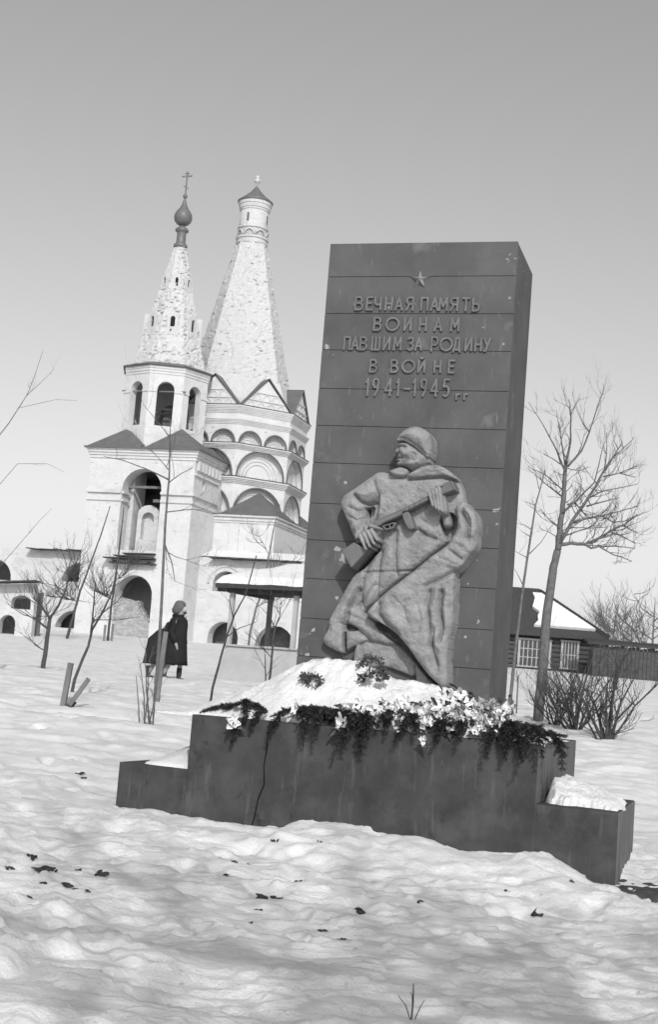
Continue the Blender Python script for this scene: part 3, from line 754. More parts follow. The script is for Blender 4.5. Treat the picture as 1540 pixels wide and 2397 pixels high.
# pointed gable crowning each face, with its own little iron roof
gm = MB(); ghw, gz0, gza = FWID / 2 - .02, 13.30, 15.02
gm.slab([(-ghw, gz0), (ghw, gz0), (0, gza)], [], -AP + .0, -AP + .35)
for zl, inset in ((13.75, .42), (14.2, .86)):
    wl = ghw * (gza - zl) / (gza - gz0)
    gm.box(-wl + .05, wl - .05, -AP - .06, -AP, zl, zl + .07)
for xs_, zl in (((-.95, -.32, .32, .95), 13.36), ((-.6, 0, .6), 13.83)):
    for x in xs_:
        pts = [(x + .22 * math.cos(math.pi * k / 10), -AP - .01, zl + .04 + .26 * math.sin(math.pi * k / 10)) for k in range(11)]
        gm.tube(pts, [.035] * 11, 5)
gm = gm.mesh('gable')
gr = MB(); s_ = .10
for sx in (-1, 1):
    A = [(sx * (ghw + .14), gz0 - .10), (0, gza + .09)]
    n_ = Vector((A[1][1] - A[0][1], -(A[1][0] - A[0][0]))).normalized() * .05 * (1 if sx > 0 else -1)
    vs = []
    for y_ in (-AP - .14, -2.0):
        tz = 1 if y_ < -3 else 1
        for (a, b) in A: vs += [(a, y_, b), (a + n_.x * sx, y_, b + abs(n_.y))]
    gr.add(vs, [(0, 2, 3, 1), (4, 5, 7, 6), (0, 1, 5, 4), (2, 6, 7, 3), (1, 3, 7, 5), (0, 4, 6, 2)])
gr = gr.mesh('gable_roof')
for k in range(8):
    rz = k * math.pi / 4
    a = link('arcade_face', t1, 'plaster', octa, rot=(0, 0, rz)); b = link('arcade_face', t2, 'plaster', octa, rot=(0, 0, rz)); c = link('arcade_face', t3, 'plaster', octa, rot=(0, 0, rz))
    link('frieze_face', t4, 'plaster', octa, rot=(0, 0, rz))
    if k in (0, 1, 2, 7):
        link('archivolt', h1, 'plaster', octa, rot=(0, 0, rz)); link('archivolt', h2, 'plaster', octa, rot=(0, 0, rz)); link('archivolt', h3, 'plaster', octa, rot=(0, 0, rz))
    for fm in (fl1, fl2, fl3): link('flashing', fm, 'roof_iron', octa, rot=(0, 0, rz))
    gg = link('gable', gm, 'plaster', church, rot=(0, 0, rz))
    link('gable_roof', gr, 'roof_iron', gg)
part('cornice', moulding(AP, 8.93, 9.25, .26, 4), 'plaster', octa)
part('cornice', moulding(AP, 10.87, 11.14, .24, 4), 'plaster', octa)
part('cornice', moulding(AP, 12.27, 12.58, .16, 4), 'plaster', octa)
part('cornice', moulding(AP, 12.90, 13.32, .20, 5), 'plaster', octa)

for z_, o_ in ((9.27, .27), (11.16, .25), (13.34, .21)):
    part('flashing', octring([(AP - .05, z_), (AP + o_, z_ - .005), (AP + o_ + .02, z_ + .03), (AP - .05, z_ + .09)]), 'roof_iron', octa)
part('flashing', MB().box(-4.74, 4.74, -4.74, -4.0, 7.042, 7.075), 'roof_iron', base); part('flashing', MB().box(4.0, 4.745, -4.0, 4.74, 7.043, 7.076), 'roof_iron', base)
def tent(name, r0, z0, r1, z1, parent, c, a0, seed, mat='tent_brick', amp=.032):
    """brick tent spire: eight sloping sides of rough coursed brickwork"""
    nr = int((z1 - z0) / .11); ncf = 14; n = 8 * ncf
    R = np.zeros((nr + 1, n)); rng = np.random.RandomState(seed)
    ang = a0 + np.arange(n) * 2 * np.pi / n
    zs = np.linspace(z0, z1, nr + 1)
    af = np.mod(ang - a0, np.pi / 4) - np.pi / 8
    for i, z in enumerate(zs):
        rr = r0 + (r1 - r0) * (z - z0) / (z1 - z0)
        R[i] = rr * math.cos(math.pi / 8) / np.cos(af)
    nz = fbm(np.tile(np.arange(n) * .35, (nr + 1, 1)), np.tile((np.arange(nr + 1) * .5)[:, None], (1, n)), seed, 4, .6)
    brick = rng.rand(nr + 1, n) - .5
    R = R + amp * (1.2 * nz + .8 * brick) * np.clip(R / 1.2, .5, 1)
    hole = fbm(np.tile(np.arange(n) * .6, (nr + 1, 1)), np.tile((np.arange(nr + 1) * .9)[:, None], (1, n)), seed + 9, 3, .6)
    R = R - amp * 2.2 * np.clip((hole - .13) / .06, 0, 1) * np.clip(R / 1.2, .5, 1)
    X = c[0] + R * np.cos(ang); Y = c[1] + R * np.sin(ang); Z = np.repeat(zs[:, None], n, 1)
    X = np.concatenate([X, X[:, :1]], 1); Y = np.concatenate([Y, Y[:, :1]], 1); Z = np.concatenate([Z, Z[:, :1]], 1)
    o = link(name, grid_mesh(name, X, Y, Z, smooth=False), mat, parent)
    # bricks standing out of the weathered courses
    mb = MB(); rr_ = random.Random(seed)
    for _ in range(230):
        tz = rr_.random()**1.4; z = z0 + (z1 - z0) * tz; k = rr_.randrange(8); f = rr_.uniform(-.9, .9)
        r = (r0 + (r1 - r0) * tz); a = a0 + (k + .5) * math.pi / 4; ap = r * math.cos(math.pi / 8)
        tx = ap * math.tan(math.pi / 8) * f
        p = Vector((c[0] + ap * math.cos(a) - tx * math.sin(a), c[1] + ap * math.sin(a) + tx * math.cos(a), z))
        out = Vector((math.cos(a), math.sin(a), 0)); tg = Vector((-math.sin(a), math.cos(a), 0))
        L = rr_.uniform(.10, .24); e = rr_.uniform(-.03, .02); mb.bar(p - tg * L / 2 + out * e, p + tg * L / 2 + out * e, rr_.uniform(.08, .14), .07)
    q = part('brickwork', mb, mat, o); q['kind'] = 'stuff'
    return o
tent('tent_spire', 3.2, 14.6, .95, 23.98, church, (0, 0), OA, 21, amp=.022)
part('tent_foot', MB().lathe([(3.75, 13.2), (3.75, 13.9), (3.2, 15.2)], 8, (0, 0), OA), 'tent_brick', church)
# drum, cap and finial
drum = part('drum', MB().lathe([(.86, 23.9), (.86, 26.3)], 32), 'old_plaster', church, smooth=True)
part('cornice', MB().lathe([(.80, 23.92), (.95, 23.92), (.97, 24.06), (.92, 24.07), (.92, 24.2), (.98, 24.21), (.99, 24.34), (.86, 24.35)], 32, cap=False), 'old_plaster', drum)
for k in range(8):
    a = k * math.pi / 4 - math.pi / 2 + .12
    mb = MB(); pts = []
    for j in range(13):
        t_ = math.pi * j / 12; aa = a + .33 * math.cos(t_); pts.append((.93 * math.cos(aa), .93 * math.sin(aa), 24.38 + .33 * math.sin(t_)))
    mb.tube(pts, [.05] * 13, 5); part('small_arch', mb, 'old_plaster', drum, smooth=True)
part('collar', MB().lathe([(.84, 24.86), (.93, 24.87), (.93, 24.95), (.84, 24.97)], 32, cap=False), 'old_plaster', drum)
part('collar', MB().lathe([(.84, 25.98), (.90, 26.0), (.9, 26.1), (.94, 26.12), (.96, 26.34), (1.0, 26.36), (1.01, 26.55), (.8, 26.56)], 32, cap=False), 'old_plaster', drum)
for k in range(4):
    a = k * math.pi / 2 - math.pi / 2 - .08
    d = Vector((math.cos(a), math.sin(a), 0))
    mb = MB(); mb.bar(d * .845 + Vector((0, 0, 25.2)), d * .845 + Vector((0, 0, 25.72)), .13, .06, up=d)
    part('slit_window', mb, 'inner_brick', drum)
part('cap_roof', MB().lathe([(.9, 26.5), (1.07, 26.56), (1.08, 26.62), (.66, 26.95), (.34, 27.25), (.15, 27.5), (.07, 27.6)], 32), 'dome_iron', church, smooth=True)
part('finial', MB().lathe([(.07, 27.58), (.075, 27.85), (.17, 27.9), (.19, 27.98), (.16, 28.06), (.08, 28.1), (.12, 28.15), (.13, 28.22), (.06, 28.3), (.01, 28.34)], 16), 'old_plaster', church, smooth=True)

# ------------------------------------------------------------------ bell tower
tower = thing('bell_tower', 'white bell tower with arched openings, dark iron corner roofs and onion dome', 'bell tower', CH, -YAW)
TL, TR, TF, TB = -5.16, .96, -8.06, -1.94
fr = MB()
front = part('front_wall', MB().slab([(TL, -1.5), (TR, -1.5), (TR, 9.4), (TL, 9.4)], [arch(-2.0, 1.15, 4.45, 7.72), arch(-1.9, 1.08, -.9, 2.05)], TF, TF + .95), 'plaster', tower)
def swap(mb):                                       # x,y swapped plate -> runs along depth
    mb.v = [(b, a, c) for a, b, c in mb.v]; mb.f = [tuple(reversed(q)) for q in mb.f]; return mb
side = part('side_wall', swap(MB().slab([(TF + .952, -1.5), (TB, -1.5), (TB, 9.4), (TF + .952, 9.4)], [arch(-6.62, .19, 8.0, 8.35)], TR - .9, TR)), 'plaster', tower)
part('side_wall', swap(MB().slab([(TF + .952, -1.5), (TB, -1.5), (TB, 9.4), (TF + .952, 9.4)], [arch(-4.6, .9, 4.6, 7.6)], TL, TL + .9)), 'plaster', tower)
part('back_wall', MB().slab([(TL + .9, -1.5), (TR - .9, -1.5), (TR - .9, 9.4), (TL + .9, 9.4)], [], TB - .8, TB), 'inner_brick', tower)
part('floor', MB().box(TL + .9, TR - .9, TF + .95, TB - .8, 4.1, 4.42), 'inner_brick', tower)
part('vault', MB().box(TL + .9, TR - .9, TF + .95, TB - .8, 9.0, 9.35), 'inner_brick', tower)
# inner pier with a rounded head seen through the great arch
ip = MB().slab(arch(-2.12, .62, 4.42, 6.6, 12, .5), [arch(-2.12, .36, 5.2, 6.35, 10)], -6.6, -5.9)
ip.slab(arch(-2.12, .42, 5.1, 6.4, 10), [], -6.2, -6.0)
part('inner_pier', ip, 'old_plaster', tower)
part('inner_pier', MB().box(-4.2, -2.95, -6.9, -5.4, 4.42, 9.0), 'old_plaster', tower)
part('tie_beam', MB().bar((TL + .9, -7.3, 7.95), (TR - .9, -7.3, 8.0), .13, .13), 'old_wood', tower)
part('tie_beam', MB().bar((-1.75, -6.9, 7.3), (TR - .9, -6.7, 7.35), .2, .16), 'old_wood', tower)
for z_, o_, h_ in ((7.50, .13, .14), (7.08, .08, .10)):                       # impost bands broken by the arch
    for x0, x1 in ((TL - o_, -3.152), (-.848, TR + o_)):
        part('impost', MB().box(x0, x1, TF - o_, TF - .002, z_, z_ + h_), 'plaster', front)
    part('impost', MB().box(TR + .002, TR + o_, TF + .002, -4.52, z_, z_ + h_), 'plaster', side)
    part('impost', MB().box(-3.148, -3.02, TF, TF + .93, z_, z_ + h_), 'plaster', front)
# eaves: stepped cornice with brick corbels on the side
cc = MB()
for z0, z1, o in ((9.40, 9.56, .06), (9.562, 9.70, .12), (9.702, 9.84, .18), (9.842, 9.95, .24)):
    cc.box(TL - o, TR + o, TF - o, TB + o, z0, z1)
part('cornice', cc, 'plaster', tower)
for k in range(7):
    part('corbel', MB().box(TR + .002, TR + .16 + .0, TF + .3 + k * .52, TF + .55 + k * .52, 8.92, 9.399), 'old_plaster', side)
part('string_course', MB().box(TR + .002, TR + .1, TF, -4.52, 8.62, 8.74), 'plaster', side)
rc = Vector(((TL + TR) / 2, (TF + TB) / 2, 0)); hb = 3.34
bc = Vector((-2.43, -5.0, 0))
for k in range(4):
    ca, sa = [(1, -1), (1, 1), (-1, 1), (-1, -1)][k]
    P = lambda a, b, z: (rc.x + ca * a, rc.y + sa * b, z)
    mb = MB(); zz = 9.96
    apx = P(1.55, 1.75, 11.35)
    if k in (0, 2): fs = [(0, 3, 1), (0, 2, 3), (1, 3, 4), (2, 4, 3), (0, 1, 4, 2)]
    else: fs = [(1, 3, 0), (3, 2, 0), (4, 3, 1), (3, 4, 2), (2, 4, 1, 0)]
    mb.add([P(hb, hb, zz), P(.15, hb, zz + .04), P(hb, .15, zz + .04), apx, P(.4, .4, zz + .9)], fs)
    part('corner_roof', mb, 'roof_iron', tower)
    mb = MB()
    mb.bar(P(hb + .02, hb + .02, zz + .0), P(-hb - .02, hb + .02, zz) if k in (0, 2) else P(hb + .02, -hb - .02, zz), .10, .07)
    part('eave', mb, 'roof_iron', tower)
# bell storey: octagon turned half a face against the square
BR, bz0, bz1 = 2.46, 9.9, 14.72
bap = BR * math.cos(math.pi / 8); bw_ = BR * math.sin(math.pi / 8)
BROT = rad(22.5)
bell_face = MB().slab([(-bw_, bz0), (bw_, bz0), (bw_, bz1), (-bw_, bz1)], [arch(0, .47, 11.42, 13.42)], -bap, -bap + .42).mesh('bell_face')
blind = MB().slab([(-bw_, bz0), (bw_, bz0), (bw_, bz1), (-bw_, bz1)], [], -bap, -bap + .42).mesh('bell_face')
for k in range(8):
    link('bell_face', bell_face if k in (0, 1, 2, 6, 7) else blind, 'plaster', tower, loc=bc, rot=(0, 0, BROT + k * math.pi / 4))
    mb = MB(); mb.box(-bw_ + .02, -.475, -bap - .05, -bap - .001, 13.28, 13.4); mb.box(.475, bw_ - .02, -bap - .05, -bap - .001, 13.28, 13.4)
    part('impost', mb, 'plaster', tower, loc=bc, rot=(0, 0, BROT + k * math.pi / 4))
part('bell_floor', MB().lathe([(1.9, 10.9), (1.9, 11.3)], 8, (bc.x, bc.y), OA + BROT), 'inner_brick', tower)
part('bell_core', MB().lathe([(.95, 11.3), (.8, 12.9), (.5, 13.1)], 8, (bc.x + .25, bc.y + .9), OA), 'inner_brick', tower)
part('plank', MB().bar((bc.x - .9, bc.y - 1.3, 12.62), (bc.x + .9, bc.y - 1.1, 12.5), .09, .12), 'dark_wood', tower)
part('plank', MB().bar((bc.x - .9, bc.y - 1.1, 12.15), (bc.x + .7, bc.y - 1.0, 12.35), .09, .06), 'dark_wood', tower)
part('tie_beam', MB().bar((bc.x - 1.9, bc.y - 1.75, 13.42), (bc.x + 1.9, bc.y - 1.75, 13.4), .07, .07), 'old_wood', tower)
part('cornice', moulding(bap, 14.3, 14.74, .10, 3, (bc.x, bc.y), OA + BROT), 'plaster', tower)
part('eave', octring([(bap - .1, 14.74), (bap + .22, 14.75), (bap + .23, 14.81), (bap - .25, 15.0)], c=(bc.x, bc.y), a0=OA + BROT), 'roof_iron', tower)
bt = tent('tent_spire', 2.22, 14.85, .34, 22.2, tower, (bc.x, bc.y), OA + BROT, 35, amp=.045)
# dormer slits in the spire
for k in (0, 1, 7, 2, 6):
    for z_, r_, h_, w_ in ((16.7, 1.74, 1.15, .30), (19.5, 1.04, .72, .20)):
        if k in (2, 6) and z_ > 18: continue
        ap = r_ * math.cos(math.pi / 8)
        mb = MB().slab([(-w_, z_), (w_, z_), (w_, z_ + h_ * .98), (0, z_ + h_ * 1.25), (-w_, z_ + h_ * .98)], [arch(0, w_ * .42, z_ + .12, z_ + h_ * .82, 8)], -ap - .02, -ap + .55)
        o = part('dormer', mb, 'tent_brick', bt, loc=bc, rot=(0, 0, BROT + k * math.pi / 4))
        o.parent = tower
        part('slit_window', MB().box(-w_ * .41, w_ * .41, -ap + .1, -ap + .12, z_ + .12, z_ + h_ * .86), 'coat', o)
part('dome_drum', MB().lathe([(.36, 22.15), (.40, 22.2), (.40, 22.32), (.30, 22.42), (.27, 22.5), (.26, 23.0), (.28, 23.08), (.38, 23.14), (.39, 23.24), (.25, 23.36), (.14, 23.44), (.14, 23.52)], 24, (bc.x, bc.y)), 'dome_iron', tower, smooth=True)
part('onion_dome', MB().lathe([(.13, 23.48), (.32, 23.55), (.47, 23.72), (.53, 23.93), (.50, 24.13), (.39, 24.33), (.25, 24.52), (.155, 24.72), (.10, 24.92), (.05, 25.1), (.03, 25.2)], 28, (bc.x, bc.y)), 'dome_iron', tower, smooth=True)
part('ball', MB().lathe([(.02, 25.08), (.09, 25.12), (.13, 25.22), (.12, 25.3), (.05, 25.38), (.02, 25.4)], 16, (bc.x, bc.y)), 'dome_iron', tower, smooth=True)
cr = MB(); o = bc
cr.bar(o + Vector((0, 0, 25.35)), o + Vector((0, 0, 26.72)), .075, .05)
cr.bar(o + Vector((-.31, 0, 26.42)), o + Vector((.31, 0, 26.44)), .05, .075); cr.bar(o + Vector((-.13, 0, 26.6)), o + Vector((.13, 0, 26.6)), .05, .06); cr.bar(o + Vector((-.15, 0, 25.86)), o + Vector((.13, 0, 25.7)), .05, .06)
part('cross', cr, 'cross', tower, rot=(0, 0, 0))
# broken masonry filling the lower arch, and ragged boards of a fallen canopy over it
fl = [(-2.98, -1.0), (-.82, -1.0), (-.82, .75)] + ragged([(-.82, .75), (-1.15, 1.0), (-1.5, 1.35), (-1.7, 1.75), (-2.2, 1.85), (-2.98, 2.0)], .06, rs)
part('broken_infill', MB().slab(fl, [], TF + .35, TF + .8), 'rubble', front)
part('broken_infill', MB().slab([(a * 1.0, b - .12) for a, b in fl], [], TF + .16, TF + .34), 'rubble', front)
for (x0, x1, z_, out_, sag) in ((-3.6, -.75, 3.95, .62, .06), (-3.05, -.85, 4.1, .5, -.03), (-3.3, -.7, 3.72, .45, .02), (-2.6, -.8, 4.24, .35, .05)):
    mb = MB().bar((x0, TF - out_ * .6, z_), (x1, TF - out_ * .45, z_ + sag), out_ * .9, .055)
    part('board', mb, 'dark_wood', front)
for x_ in (-3.0, -2.0, -1.0):
    part('bracket', MB().bar((x_, TF + .1, 3.7), (x_ - .03, TF - .62, 3.86), .09, .09), 'dark_wood', front)

# ------------------------------------------------------------------ low gallery in front of the church
gallery = thing('church_gallery', 'low white arcaded gallery wall with plank eave beside the bell tower', 'gallery', CH, -YAW)
GV = -6.2
gw = part('gallery_wall', MB().slab([(TR + .003, -1.6), (9.5, -1.6), (9.5, 4.5), (TR + .003, 4.5)],
     [arch(2.55, .72, 2.66, 3.05), arch(2.66, .86, -.14, .2), arch(5.58, 1.08, -.2, -.05), arch(5.5, .72, 2.66, 3.05), arch(8.2, .9, -.2, .1)], GV, GV + .8), 'old_plaster', gallery)
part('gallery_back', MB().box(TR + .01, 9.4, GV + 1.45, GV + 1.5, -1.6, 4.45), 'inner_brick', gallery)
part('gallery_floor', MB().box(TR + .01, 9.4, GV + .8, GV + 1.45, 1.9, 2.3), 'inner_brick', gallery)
for (x, w_, z_) in ((2.55, .98, 3.05),):
    pts = [(x + w_ * math.cos(math.pi * k / 16), GV - .02, z_ + w_ * math.sin(math.pi * k / 16)) for k in range(17)]
    part('archivolt', MB().tube(pts, [.06] * 17, 5), 'plaster', gw, smooth=True)
zr = 4.42
for k in range(9):                                   # eave boards
    x0 = 1.72 + k * .56
    mb = MB().bar((x0, GV - .30, zr + rs.uniform(-.03, .03)), (x0 + .55, GV - .30, zr + rs.uniform(-.03, .03)), .62 + rs.uniform(-.1, .05), .05)
    part('eave_board', mb, 'dark_wood', gallery)
part('lean_to_roof', MB().add([(TR + .01, GV - .1, 4.52), (9.5, GV - .1, 4.52), (9.5, -4.4, 5.05), (TR + .01, -4.4, 5.05)], [(0, 1, 2, 3)]), 'clean_snow', gallery)

# ------------------------------------------------------------------ ruined wing behind the bell tower
wing = thing('ruined_wing', 'ruined white wing with quarter-hidden arched windows behind the bell tower', 'ruin', CH, -YAW)
WV = -4.0
top = ragged([(TL - .003, 4.75), (-7.2, 4.72), (-9.0, 4.65), (-11.2, 4.6), (-16.0, 4.4)], .07, rs, 5)
ww = part('wing_wall', MB().slab([(-16.0, -1.2), (TL - .003, -1.2)] + top, [arch(-7.05, 1.2, 2.85, 2.9, 16, 1.08), arch(-7.0, 1.36, .2, .25, 16, 1.0), arch(-12.6, 1.1, 2.7, 2.8), arch(-12.6, 1.2, .2, .4)], WV, WV + .7), 'old_plaster', wing)
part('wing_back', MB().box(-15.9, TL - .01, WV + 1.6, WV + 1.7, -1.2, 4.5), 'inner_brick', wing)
for k in range(6):
    x0 = -10.4 + k * .86
    part('eave_board', MB().bar((x0, WV - .34, 4.60 + rs.uniform(-.04, .04)), (min(x0 + .84, TL - .05), WV - .34, 4.60 + rs.uniform(-.04, .04)), .7 + rs.uniform(-.15, .05), .05), 'dark_wood', wing)
part('patched_block', MB().box(-7.7, -6.7, WV - .05, WV + .3, 1.6, 2.3), 'plaster', wing)

# ------------------------------------------------------------------ low ruined outbuilding further left
p = at(40, 1478, 62); 
ob = thing('ruined_outbuilding', 'small ruined white outbuilding with dark broken eave beyond the ruined wing', 'ruin', (p.x, p.y, gz(p.x, p.y)), -.12)
oz = p.z - gz(p.x, p.y)
obw = part('wall', MB().slab([(-3.2, -.6), (.62, -.6), (.62, 1.5), (.55, 2.3), (-3.2, 2.0)], [arch(.02, .45, 1.15, 1.45, 10, .3), arch(-.5, .36, -.1, .5, 10), arch(-1.9, .5, .1, 1.0)], 0, .45), 'old_plaster', ob)
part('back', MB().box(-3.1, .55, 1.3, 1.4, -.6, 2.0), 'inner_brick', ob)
mb = MB()
for k in range(5): mb.bar((-3.3 + k * .82, -.28, 2.02 + .075 * k), (-2.5 + k * .82, -.28, 2.1 + .075 * k), .8, .07)
part('broken_eave', mb, 'dark_wood', ob)
# ================================================================== snow lying on the memorial, and the offerings on it
def pl_local(u, v): return PL0.x + UF.x * u + VF.x * v, PL0.y + UF.y * u + VF.y * v
def heap(name, u0, u1, v0, v1, base, hfun, label, res=.02, mat='clean_snow'):
    uu, vv = np.meshgrid(np.arange(u0, u1, res), np.arange(v0, v1, res))
    h = hfun(uu, vv); m = h > 0
    zz = base + np.maximum(h, -.015)
    x_, y_ = pl_local(uu, vv)
    cell = m[:-1, :-1] | m[1:, :-1] | m[:-1, 1:] | m[1:, 1:]
    ox, oy = pl_local((u0 + u1) / 2, (v0 + v1) / 2)
    o = link(name, grid_mesh(name, x_ - ox, y_ - oy, zz - base, cell), mat, loc=(ox, oy, base))
    return tag(o, label, 'snow')
_mu = [-2.6, -2.40, -2.29, -2.04, -1.75, -1.54, -1.38, -1.07, -.95, -.88, -.7, -.38, -.1, .25, .5, .6]
_mz = [0, .02, .09, .21, .355, .475, .515, .525, .50, .44, .40, .37, .275, .135, .06, 0]
def mound(u, v):
    s_ = np.interp(u, _mu, _mz)
    edge = .10 + .10 * fbm(u * 4, v * 0, 71, 3) + np.where((u > -1.9) & (u < .4), .06, 0)
    t_ = np.clip((v - edge) / .52, 0, 1)
    back = np.where(u < -1.62, np.clip((1.75 - v) / .5, 0, 1), np.where(u > .02, np.clip((1.5 - v) / .5, 0, 1), 1))
    n_ = .8 * fbm(u * 3, v * 3, 73, 5, .6) + .6 * fbm(u * 11, v * 11, 79, 4, .6)
    h = s_ * (t_**.75) * back * (1 + .22 * n_) + .035 * n_ * np.clip(t_ * 3, 0, 1)
    return np.where((t_ > .01) & (s_ > .004), h, -.02)
heap('snow_mound', -2.6, .6, .02, 1.8, TOP + .002, mound, "white snow drift heaped over the plinth around the soldier's feet")
def lstep(u, v):
    t_ = np.clip((v - .06 - .05 * fbm(u * 5, v * 0, 83, 2)) / .55, 0, 1); e_ = np.clip((u + 2.66 + .14 * fbm(v * 3, u * 2, 4, 2)) / .28, 0, 1)
    return np.where(t_ * e_ > .01, .15 * np.minimum(t_**.6, 1) * e_**.7 + .10 * t_ * np.clip((v - .4), 0, .8) + .02 * fbm(u * 9, v * 9, 5, 3), -.02) * np.where(v > 1.4, np.clip((1.5 - v) * 10, 0, 1), 1)
heap('snow_drift', -2.79, -2.21, .0, 1.5, STEP + .008, lstep, 'smooth snow drift on the low step next to the plinth crack')
def rstep(u, v):
    e = np.maximum(np.abs((u - .86) / .27), np.abs((v - .66) / .52))**2.2 + 1.0 * fbm(u * 4, v * 4, 91, 5, .62)
    lean = np.clip((1.15 - u) / .5, 0, 1) * np.clip((v - .05) / .5, 0, 1)
    return np.where(e < 1, (.035 + .15 * lean) * np.clip((1 - e) * 3.2, 0, 1)**.6 + .05 * fbm(u * 8, v * 8, 93, 5, .6), -.02)
heap('snow_lump', .56, 1.3, .0, 1.3, STEP + .004, rstep, 'crusty lump of snow on the low step below the fir mass', .01)

rf = random.Random(12)
def fir_branch(p, d, L, droop, label, group, n_side=9, spread=.75):
    """a cut fir branch: stem, side twigs clad with needles"""
    p = Vector(p); root = thing('fir_branch', label, 'fir branch', p, 0, group)
    d = Vector(d).normalized(); pts = []; q = Vector((0, 0, 0)); dd = d.copy()
    for k in range(9):
        pts.append(q.copy()); q = q + dd * (L / 8); dd = (dd + Vector((0, 0, -droop / 8))).normalized()
    st = MB().tube(pts, [.007 * (1 - .09 * k) for k in range(9)], 5)
    nd = MB()
    sidev = d.cross(Vector((0, 0, 1)))
    if sidev.length < .1: sidev = Vector((UF.x, UF.y, 0))
    sidev.normalize()
    def twig(a, dr, l):
        dr = dr.normalized(); nrm = dr.cross(Vector((rf.uniform(-1, 1), rf.uniform(-1, 1), rf.uniform(-1, 1)))).normalized(); n2 = dr.cross(nrm)
        st.tube([a, a + dr * l], [.004, .002], 4)
        cnt = int(l / .0026)
        for i in range(cnt):
            t_ = i / cnt; c = a + dr * (l * t_); an = rf.uniform(0, 6.28)
            o = (nrm * math.cos(an) + n2 * math.sin(an)); nl = rf.uniform(.022, .036) * (1.05 - .4 * t_)
            tip = c + (o * .85 + dr * .65).normalized() * nl; wv = dr.cross(o).normalized() * .0036
            nd.add([c - wv, c + wv, tip + wv * .4, tip - wv * .4], [(0, 1, 2, 3)])
    for k in range(1, 9):
        a = pts[k]; f = 1 - k / 10
        for s_ in (-1, 1):
            for r_ in range(2 if k < 6 else 1):
                dr = (pts[k] - pts[k - 1]).normalized() * rf.uniform(.7, 1) + sidev * s_ * spread * rf.uniform(.6, 1.2) + Vector((rf.uniform(-.3, .3), rf.uniform(-.4, .1), rf.uniform(-.4, .2)))
                twig(a, dr, L * .34 * f * rf.uniform(.7, 1.2))
        twig(pts[k - 1], pts[k] - pts[k - 1], (pts[k] - pts[k - 1]).length * 1.1)
    part('stem', st, 'fir_stem', root); part('needles', nd, 'fir', root)['kind'] = 'stuff'
    return root
def P3(u, v, z): return plw(u, v, z)
def dirl(a, b, c): return UF * a + VF * b + Vector((0, 0, c))
clumps = [(-1.95, -1.55, 5, .30, 'dark fir branch lying over the crack on the plinth edge', 'fir branches at the cracked corner'),
          (-1.42, -.72, 17, .42, 'dark fir branch drooping in the thick bunch below the soldier', 'fir branches in the central bunch'),
          (-.76, -.36, 7, .30, 'dark fir branch tucked beside the central bunch under the first flowers', 'fir branches beside the central bunch'),
          (-.36, .06, 8, .36, 'dark fir branch hanging under the heap of paper flowers', 'fir branches under the flowers'),
          (.10, .56, 13, .40, 'dark fir branch in the mass at the uncracked end of the plinth', 'fir branches at the uncracked end')]
for u0, u1, n, L, lab, grp in clumps:
    for k in range(n):
        u = u0 + (u1 - u0) * (k + .5) / n + rf.uniform(-.06, .06)
        hang = rf.random() < .62
        lift = .06 * math.sin(math.pi * (k + .5) / n)
        if hang: fir_branch(P3(u, .05 + rf.uniform(0, .08), TOP + .05 + lift + rf.uniform(0, .04)), dirl(rf.uniform(-.5, .5) + (.35 if u > .1 else 0), -.75, rf.uniform(-.1, .25)), L * rf.uniform(.65, 1.0), rf.uniform(1.5, 2.8), lab, grp, 9)
        else: fir_branch(P3(u, .22 + rf.uniform(-.08, .08), TOP + .06 + lift), dirl(rf.choice((-1, 1)) * rf.uniform(.7, 1), -.35, .12), L * rf.uniform(.7, 1), rf.uniform(.5, 1.1), lab, grp, 9)
fir_branch(P3(-1.75, .05, TOP + .02), dirl(-.35, -.55, -.5), .26, 1.2, 'short dark fir sprig hanging over the crack', 'fir sprigs on the crack', 9)

# paper flowers: ruffled petals round a small boss
def petal_mesh(seed, w_, l_, curl):
    """a torn, folded scrap of paper: pointed, with sharp creases"""
    r = random.Random(seed); n, m_ = 4, 4; vs = []; fs = []
    for j in range(m_):
        t_ = j / (m_ - 1)
        for i in range(n):
            s_ = (i / (n - 1) - .5) * 2
            ww = w_ * (.30 + 1.9 * t_ * (1.02 - t_)) * .5
            vs.append((s_ * ww + r.uniform(-.006, .006), l_ * t_ * (1 - .3 * abs(s_)) + r.uniform(-.006, .006), curl * t_ * t_ + .03 * abs(s_) * t_ + r.uniform(-.009, .009)))
    for j in range(m_ - 1):
        for i in range(n - 1): fs.append((j * n + i, j * n + i + 1, (j + 1) * n + i + 1, (j + 1) * n + i))
    return MB().add(vs, fs).mesh('petal', False)
PM = {k: [petal_mesh(10 + i, .055, .07, c) for i, c in enumerate((.02, .045, -.02, .06, .0, .03))] for k in ('petal', 'grey_petal', 'leaf')}
for k in PM:
    for m_ in PM[k]: m_.materials.append(M[k])
boss = MB().lathe([(.004, -.004), (.012, 0), (.013, .006), (.006, .013), (.001, .014)], 8).mesh('boss', True); boss.materials.append(M['leaf'])
